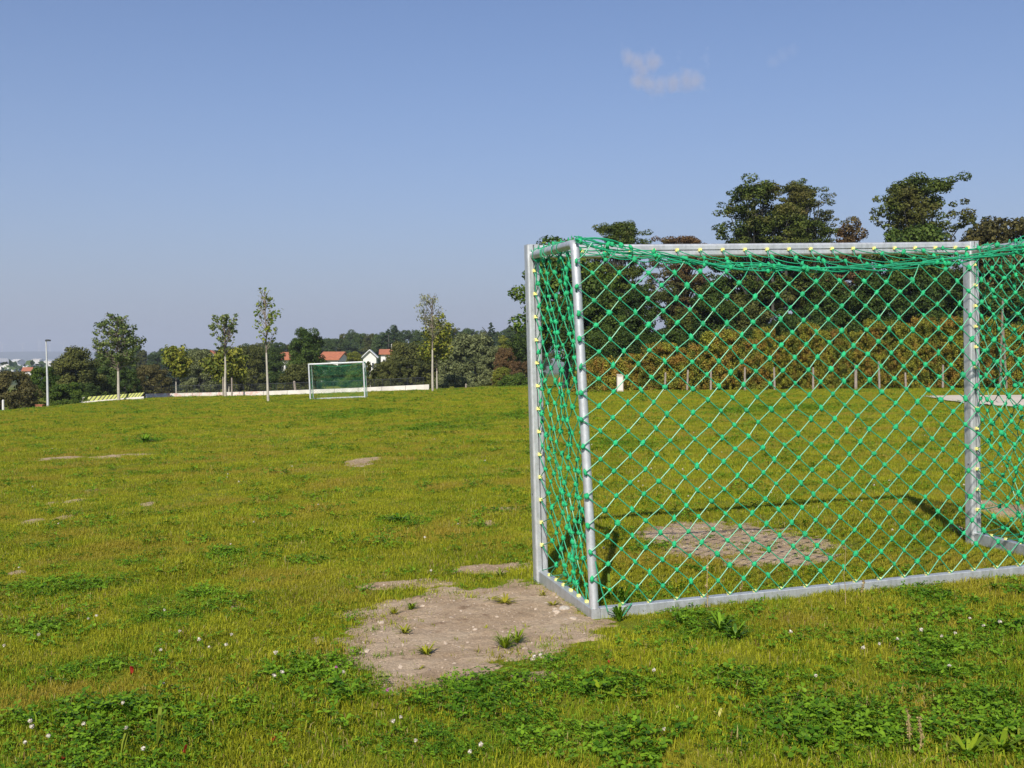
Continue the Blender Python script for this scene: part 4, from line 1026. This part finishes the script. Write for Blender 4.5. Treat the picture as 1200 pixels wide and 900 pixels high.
# ------------------------------------------------------------------ hills, wind turbines, far woods
hx = np.linspace(-9500, 9500, 160); hv = np.linspace(0, 1, 12)
X, Tt = np.meshgrid(hx, hv)
prof = 44 + 10 * np.sin(hx * .0007 + 1) + 4 * np.sin(hx * .0031) + 2 * np.sin(hx * .011)
Yh = 6300 + Tt * 1500; Zh = -33 + (prof[None] + 33) * np.sin(np.clip(Tt * 1.15, 0, 1) * math.pi / 2)
V = np.stack([X, Yh, Zh], -1).reshape(-1, 3); i = np.arange(11)[:, None] * 160 + np.arange(159)[None]
hm = plain('wooded_hill', (.035, .055, .030), .95, 0, .3, .004)
o = link('hills', mesh('hills', V, np.stack([i, i + 1, i + 161, i + 160], -1).reshape(-1, 4), hm, True)); tag(o, kind='structure')
for k, (px, tp) in enumerate([(3, 404), (27, 404), (46, 400), (59, 402), (75, 403), (90, 405)]):
    D = 7500; x = wx(px, D); z0 = 40; root = empty('wind_turbine', (x, D, z0)); h = wz(px, tp, D) - z0
    m = MB(); m.tube([(0, 0, -10), (0, 0, h)], [2.6, 1.5], 8); m.build('tower', M['white'], root, True)
    m = MB(); m.box((0, 0, h + 1.5), (3.5, 10, 3.5)); nc = m.build('nacelle', M['white'], root)
    a0 = k * .7
    for q in range(3):
        a = a0 + q * 2.094; m = MB(); m.tube([(0, -6, h + 1.5), (math.cos(a) * 12, -6, h + 1.5 + math.sin(a) * 12), (math.cos(a) * 36, -6, h + 1.5 + math.sin(a) * 36)], [1.0, 1.6, .3], 5); m.build('blade', M['white'], root, True)
    tag(root, 'tiny pale wind turbine on the hazy blue ridge at far left', 'wind turbine', 'wind turbines on the far ridge')
# distant woods in the valley: low lumpy masses
r = np.random.default_rng(5); Vs = []; Qs = []; nn = 0
for k in range(150):
    D = r.uniform(500, 5200); px = r.uniform(-330, 420); x = wx(px, D); sz_ = r.uniform(6, 10) * (1 + D / 5200)
    c = 10; C = np.column_stack([x + r.normal(0, 30 + D * .02, c), D + r.normal(0, 20, c), ground_at(x, D) + r.uniform(2, 7, c)])
    v, q = leafcloud(r, C, np.full(c, sz_), 260, 2.2 + D / 1500, .8); Vs.append(v); Qs.append(q + nn); nn += len(v)
o = link('woods', mesh('woods', np.vstack(Vs), np.vstack(Qs), LMt('far'))); tag(o, 'distant dark woods scattered over the valley', kind='stuff')

# ------------------------------------------------------------------ small things in the lawn
def g_at(px, py): x, y = hit(px, py); return x, y, ground_at(x, y)
def flower_meshes(pet):
    out = []
    for s in range(3):
        r = np.random.default_rng(60 + s); n_ = 46; d = r.normal(size=(n_, 3)); d /= np.linalg.norm(d, axis=1)[:, None]; d[:, 2] = np.abs(d[:, 2]) * 1.0 - .25
        V, Q = leafcloud(r, np.zeros((1, 3)), np.array([.0085]), 70, .0055, .85, 1.8, .2, .3); out.append(mesh('flower_head', V, Q, pet))
    return out
FW, FP = flower_meshes(M['white_petal']), flower_meshes(M['pink_petal'])
stm = {}
def flower(px, py, label, pink=False, group='white clover flowers'):
    x, y, z = g_at(px, py + 8 * 4.2 / 4.2); h = random.uniform(.045, .075); root = empty('clover_flower', (x, y, z), random.uniform(0, 6))
    s = random.uniform(.68, 1.0); ln = random.uniform(-.012, .012)
    link('flower_head', random.choice(FP if pink else FW), root, (ln, 0, h), (random.uniform(-.3, .3),) * 2 + (0,), (s,) * 3)
    m = MB(); m.tube([(0, 0, -.005), (ln * .4, 0, h * .5), (ln, 0, h)], .0009, 4, False); m.build('stem', GR2, root)
    tag(root, label, 'flower', group)
left = [(102, 729), (112, 726), (46, 751), (6, 764), (193, 722), (211, 748), (188, 773), (232, 755), (245, 762), (263, 762), (273, 748), (323, 771), (333, 792), (319, 803), (194, 807), (143, 833), (97, 856), (148, 860), (37, 863), (27, 876), (56, 873), (34, 856), (170, 892)]
mid = [(404, 797), (470, 854), (461, 860), (487, 877), (562, 882), (551, 890), (625, 775), (633, 772), (764, 794), (778, 863)]
right = [(925, 749), (1009, 771), (1033, 760), (1050, 753), (1080, 749), (1105, 751), (1119, 750), (1139, 730), (1152, 744), (1171, 735), (1113, 788), (954, 800)]
for p in left: flower(*p, 'small white clover flower in the left foreground lawn', group='white clover flowers on the left')
for p in mid: flower(*p, 'small white clover flower in the lawn below the bare patch', group='white clover flowers in the middle')
for p in right: flower(*p, 'small white clover flower in the lawn below the goal net', group='white clover flowers on the right')
flower(395, 793, 'pink clover flower left of the bare patch', True, 'pink clover flowers'); flower(454, 820, 'pink clover flower just below the bare patch', True, 'pink clover flowers')
r = np.random.default_rng(31)
for k in range(46):
    px, py = r.uniform(0, 1200), 500 + 210 * r.uniform() ** 1.3
    if 640 < px and py > 600: py -= 60
    x_, y_ = hit(px, py)
    if dirt(x_, y_) > -.3: continue
    flower(px, py, 'tiny white clover flower farther out on the pitch', group='white clover flowers on the far lawn')

def rosette(px, py, label, n_, L, m, w0=.012, up=.5, name='weed_plant', cat='plant', group=None):
    x, y, z = g_at(px, py); r = np.random.default_rng(int(px * 7 + py)); mb = MB()
    for k in range(n_):
        a = r.uniform(0, 6.28); l_ = L * r.uniform(.55, 1.1); wd = w0 * r.uniform(.7, 1.3); hu = l_ * up * r.uniform(.3, 1.2); ca, sa = math.cos(a), math.sin(a)
        V = []
        for t, ww in ((0, .3), (.3, 1), (.65, .9), (1, .05)):
            h = hu * math.sin(t * 1.9) + .004
            for s in (-1, 1): V.append((ca * l_ * t * .9 - sa * wd * ww * s / 2, sa * l_ * t * .9 + ca * wd * ww * s / 2, h + .15 * wd * abs(s) * 0))
        mb.add(V, [[0, 2, 3, 1], [2, 4, 5, 3], [4, 6, 7, 5]])
    o = mb.build(name, m); o.location = (x, y, z); tag(o, label, cat, group); return o
rosette(592, 709, 'broad flat green weed in the upper part of the bare patch', 34, .11, GR, .010, .35)
rosette(575, 706, 'smaller weed touching the broad flat weed on the bare patch', 18, .07, GR, .008, .4)
rosette(474, 745, 'yellowish weed in the left part of the bare patch', 30, .07, GR, .008, .7)
rosette(500, 770, 'green weed with splayed leaves in the lower left of the bare patch', 30, .075, GR, .008, .7)
rosette(492, 786, 'tiny weed at the lower edge of the bare patch', 14, .035, GR, .005, .6)
rosette(592, 762, 'grassy tuft biting into the lower right of the bare patch', 60, .09, GR2, .006, 1.0, 'grass_clump')
rosette(606, 756, 'second grassy tuft at the lower right rim of the bare patch', 50, .08, GR2, .006, 1.0, 'grass_clump')
rosette(560, 766, 'small sprout near the grassy tufts on the bare patch', 12, .04, GRD, .004, .8)
rosette(617, 738, 'small sprout in the right part of the bare patch', 12, .04, GR, .004, .7)
rosette(570, 739, 'tiny sprout in the middle of the bare patch', 10, .03, GR, .004, .7)
rosette(648, 712, 'yellow green weed beside the side ground bar of the goal', 26, .06, GR, .008, .6)
rosette(636, 700, 'small weed at the foot of the left goal post', 20, .05, GR, .006, .8)
rosette(586, 676, 'yellow green weed on the thin bare strip behind the patch', 24, .06, LMt('bright'), .008, .8)
rosette(482, 716, 'green tuft at the upper left rim of the bare patch', 40, .06, GR2, .006, .9, 'grass_clump')
rosette(462, 722, 'low tuft at the left rim of the bare patch', 36, .06, GR, .006, .8, 'grass_clump')
rosette(715, 705, 'leafy weed inside the goal at the rear left corner', 24, .11, GR2, .016, 1.2)
rosette(730, 712, 'second leafy weed inside the goal near the rear corner', 18, .09, CLV, .014, 1.2)
rosette(726, 730, 'leafy weed growing over the rear ground bar', 18, .07, CLV, .016, 1.6)
rosette(845, 742, 'dark leafy weed in front of the rear ground bar', 40, .10, CLV, .018, .9)
rosette(862, 750, 'second dark leafy weed in front of the rear ground bar', 34, .09, CLV, .016, .9)
rosette(800, 735, 'small weed against the rear ground bar', 20, .06, CLV, .012, 1.2)
rosette(1172, 885, 'broad leaved weed at the lower right picture edge', 30, .11, GR2, .014, .6)
rosette(1135, 892, 'pale broad leaved weed at the bottom right', 22, .10, GR2, .014, .8)
rosette(1195, 878, 'yellow green weed in the bottom right corner', 22, .09, LMt('bright'), .014, .6)
rosette(715, 822, 'light green weed in the lawn below the goal corner', 26, .06, GR2, .016, .8)
rosette(703, 815, 'second light green weed below the goal corner', 22, .06, GR2, .016, .8)
rosette(1165, 693, 'yellow green weed leaning on the rear ground bar at the right', 14, .06, LMt('bright'), .014, 1.2)
rosette(467, 613, 'fresh green clump of clover out on the pitch', 60, .14, CLV, .016, .5)
rosette(170, 519, 'dark clump of weed far out on the left lawn', 60, .22, CLV, .03, .7)
for px, py, lb, mk, L in ((184, 873, 'upright lance shaped leaf in the lower left lawn', 'bright', .085), (199, 872, 'curled pale leaf right of the lance shaped leaf', 'bright', .07), (142, 885, 'pale round leaf at the lower left', 'bright', .06)):
    rosette(px, py + 6, lb, 2, L, LMt(mk), .016, 2.4, 'leaf', 'leaf')
for px, py, lb, m_ in ((74, 893, 'bright red fallen leaf at the bottom left', 'red_leaf'), (320, 869, 'dull red leaf in the lower left lawn', 'red_leaf'), (216, 884, 'reddish brown leaf right of the pale leaves', 'red_leaf'), (797, 832, 'pale yellow leaf lying in the lawn below the goal', 'yellow_leaf'), (842, 842, 'pale green folded leaf right of the yellow leaf', 'yellow_leaf'), (715, 776, 'red seed head in the lawn below the goal corner', 'red_leaf'), (155, 790, 'dull pink leaf in the left foreground', 'red_leaf')):
    if m_ == 'yellow_leaf' and 'yellow_leaf' not in M: M['yellow_leaf'] = leaf_mat('yellow_leaf', (.45, .42, .10), (.65, .60, .22), None, 40, .3)
    rosette(px, py + 3, lb, 2, .028, M[m_], .014, 1.6, 'leaf', 'leaf')
for px, py, lb in ((722, 666, 'yellow flower inside the goal near the rear pole'), (707, 693, 'small yellow flower low beside the rear pole')):
    x, y, z = g_at(px, py + 14); root = empty('yellow_flower', (x, y, z)); V, Q = leafcloud(np.random.default_rng(3), np.zeros((1, 3)), np.array([.010]), 60, .008, .5, 1.3, .8, .2)
    link('flower_head', mesh('flower_head', V, Q, M['yellow_petal']), root, (0, 0, .085)); m = MB(); m.tube([(0, 0, 0), (.003, 0, .085)], .0012, 4, False); m.build('stem', GR2, root); tag(root, lb, 'flower')
r = np.random.default_rng(91)
for k, (px, py) in enumerate(((405, 716), (424, 722), (436, 716), (449, 726), (438, 741), (458, 733), (470, 705), (497, 701), (512, 696), (430, 757), (443, 772), (540, 697), (556, 702), (618, 688), (672, 741), (655, 752), (640, 759), (585, 773), (520, 801), (470, 797), (600, 768))):
    m = MB(); x0, y0, z0 = g_at(px, py)
    for q in range(int(r.integers(60, 150))):
        a = r.uniform(0, 6.28); dd_ = abs(r.normal(0, 1)) * .075; bx, by_ = math.cos(a) * dd_ * 1.5, math.sin(a) * dd_; hh_ = r.uniform(.012, .042); az = r.uniform(0, 6.28); ln = hh_ * r.uniform(.2, 1.3); wv = r.uniform(.0012, .002)
        cx_, sx_ = math.cos(az), math.sin(az); zb = float(gz(x0 + bx, y0 + by_)) - z0 - .004
        m.add([(bx - sx_ * wv, by_ + cx_ * wv, zb), (bx + sx_ * wv, by_ - cx_ * wv, zb), (bx + cx_ * ln * .4 + sx_ * wv, by_ + sx_ * ln * .4 - cx_ * wv, zb + hh_ * .6), (bx + cx_ * ln * .4 - sx_ * wv, by_ + sx_ * ln * .4 + cx_ * wv, zb + hh_ * .6), (bx + cx_ * ln, by_ + sx_ * ln, zb + hh_)], [[0, 1, 2, 3]], [[3, 2, 4]])
    o = m.build('grass_tuft', (GR, GR2, GR)[k % 3]); o.location = (x0, y0, z0); tag(o, 'short grass tuft fringing the large bare patch', 'grass tuft', 'grass tufts fringing the bare patch')
def stalk(px, py, h, label, seed, thick=.0022, m='dry', lumps_=True):
    x, y, z = g_at(px, py); r = np.random.default_rng(seed); mb = MB(); zz = np.linspace(0, h, 7); dx = np.cumsum(r.normal(0, .004, 7)); dx[0] = 0
    P = np.stack([dx, dx * .5, zz], 1); mb.tube(P, np.linspace(thick, thick * .6, 7), 5)
    if lumps_:
        V, Q = leafcloud(r, P[2:] + 0, np.full(5, .008), 90, .007, 1.5, 1.3, .2, .1); mb.add(V, Q)
    o = mb.build('dry_stalk', M[m]); o.location = (x, y, z); tag(o, label, 'stalk'); return o
stalk(828, 722, .31, 'brown dry seed stalk rising in front of the rear ground bar', 1, .003, 'brown_stalk' if 'brown_stalk' in M else 'dry')
stalk(991, 712, .34, 'thin pale dry stalk crossing the net behind the goal', 2, .0022, lumps_=False)
stalk(1066, 880, .14, 'brown dry stalk in the clover at the lower right', 3, .003)
stalk(1078, 888, .13, 'second brown dry stalk in the clover at the lower right', 4, .003)
stalk(870, 700, .10, 'short dry stalk inside the goal left of the thin pale stalk', 5, .0018)
stalk(1010, 700, .09, 'short dry stalk inside the goal right of the thin pale stalk', 6, .0018)
for k, (px, py, s, lb) in enumerate(((652, 719, .024, 'pale stone at the side ground bar of the goal'), (661, 716, .030, 'largest pale stone beside the side ground bar'), (672, 727, .022, 'white stone nearest the rear goal corner'), (640, 709, .018, 'small reddish stone under the goal bar'), (662, 728, .016, 'small stone below the largest pale stone'), (511, 748, .009, 'white pebble in the middle of the bare patch'), (624, 774, .014, 'white pebble at the lower rim of the bare patch'), (635, 771, .012, 'second white pebble at the lower rim of the bare patch'))):
    x, y, z = g_at(px, py); bm = bmesh.new(); bmesh.ops.create_icosphere(bm, subdivisions=2, radius=s); rr = random.Random(k)
    for v in bm.verts: v.co = Vector((v.co.x * 1.3, v.co.y, v.co.z * .6)) * (1 + .12 * rr.uniform(-1, 1))
    me = bpy.data.meshes.new('stone'); bm.to_mesh(me); bm.free(); me.materials.append(M['stone'] if k != 1 else M['pebble']); o = link('stone', me, None, (x, y, z + s * .2), (0, 0, rr.uniform(0, 6))); tag(o, lb, 'stone')

# ------------------------------------------------------------------ cloud, above and beyond the haze
def cloud(label, blobs, Dc, dens, seed):
    pts = [np.array([wx(px, Dc), Dc, wz(px, py, Dc)]) for px, py, _ in blobs]; rad = [q / F * Dc for _, _, q in blobs]
    mn = np.min([p - rr for p, rr in zip(pts, rad)], 0); mx_ = np.max([p + rr for p, rr in zip(pts, rad)], 0); ctr = (mn + mx_) / 2; dm_ = mx_ - mn
    m, n, l, b = mat('cloud_vapour'); n.remove(b); pos = n.new('ShaderNodeNewGeometry').outputs['Position']
    last = None
    for p, rr in zip(pts, rad):
        s = n.new('ShaderNodeVectorMath'); s.operation = 'DISTANCE'; l.new(pos, s.inputs[0]); s.inputs[1].default_value = p
        q = n.new('ShaderNodeMapRange'); l.new(s.outputs['Value'], q.inputs[0]); q.inputs[1].default_value = rr; q.inputs[2].default_value = 0
        if last is None: last = q.outputs[0]
        else:
            a = n.new('ShaderNodeMath'); a.operation = 'SMOOTH_MAX'; a.inputs[2].default_value = .1; l.new(last, a.inputs[0]); l.new(q.outputs[0], a.inputs[1]); last = a.outputs[0]
    nz = noise(n, l, .016, 5, pos, .65)
    r1 = n.new('ShaderNodeMapRange'); l.new(nz, r1.inputs[0]); r1.inputs[1].default_value = .3; r1.inputs[2].default_value = .7; r1.inputs[3].default_value = -.40; r1.inputs[4].default_value = .22
    ad = n.new('ShaderNodeMath'); ad.operation = 'ADD'; l.new(last, ad.inputs[0]); l.new(r1.outputs[0], ad.inputs[1])
    mp = n.new('ShaderNodeMapRange'); l.new(ad.outputs[0], mp.inputs[0]); mp.inputs[1].default_value = .15; mp.inputs[2].default_value = .8; mp.inputs[3].default_value = 0; mp.inputs[4].default_value = dens
    v = n.new('ShaderNodeVolumePrincipled'); v.inputs['Color'].default_value = (.98, .90, .88, 1); l.new(mp.outputs[0], v.inputs['Density']); l.new(v.outputs[0], n['Material Output'].inputs['Volume'])
    mb = MB(); mb.box((0, 0, 0), dm_); o = mb.build('cloud', m); o.location = ctr; tag(o, label, kind='stuff')
cloud('small faint wispy cloud high above the goal', [(737, 70, 15), (748, 76, 16), (764, 76, 17), (752, 86, 17), (748, 97, 18), (760, 100, 18), (775, 102, 17), (790, 99, 18), (804, 96, 19), (815, 96, 17)], 5000, .009, 1)
cloud('barely visible wisp of cloud to the right of the small cloud', [(906, 75, 13), (916, 68, 14), (927, 63, 12)], 5000, .0016, 2)

# ------------------------------------------------------------------ haze
HZ = 0.00022
if HZ:
    m, n, l, b = mat('haze_air'); n.remove(b); v = n.new('ShaderNodeVolumePrincipled'); v.inputs['Color'].default_value = (.78, .86, 1, 1); v.inputs['Density'].default_value = HZ; v.inputs['Anisotropy'].default_value = .1
    l.new(v.outputs[0], n['Material Output'].inputs['Volume'])
    gb = [Vector(c) for c in g.bound_box]; x0, x1 = min(c.x for c in gb) - 50, max(c.x for c in gb) + 50; y0, y1 = min(c.y for c in gb) - 50, max(c.y for c in gb) + 50; zlo = min(c.z for c in gb) - 2; zlo = min(zlo, -36)
    x0 = min(x0, -9600); x1 = max(x1, 9600)
    mb = MB(); mb.box((0, 0, 0), (x1 - x0, y1 - y0, 170 - zlo)); o = mb.build('haze', m); o.location = ((x0 + x1) / 2, (y0 + y1) / 2, (170 + zlo) / 2); tag(o, kind='stuff')
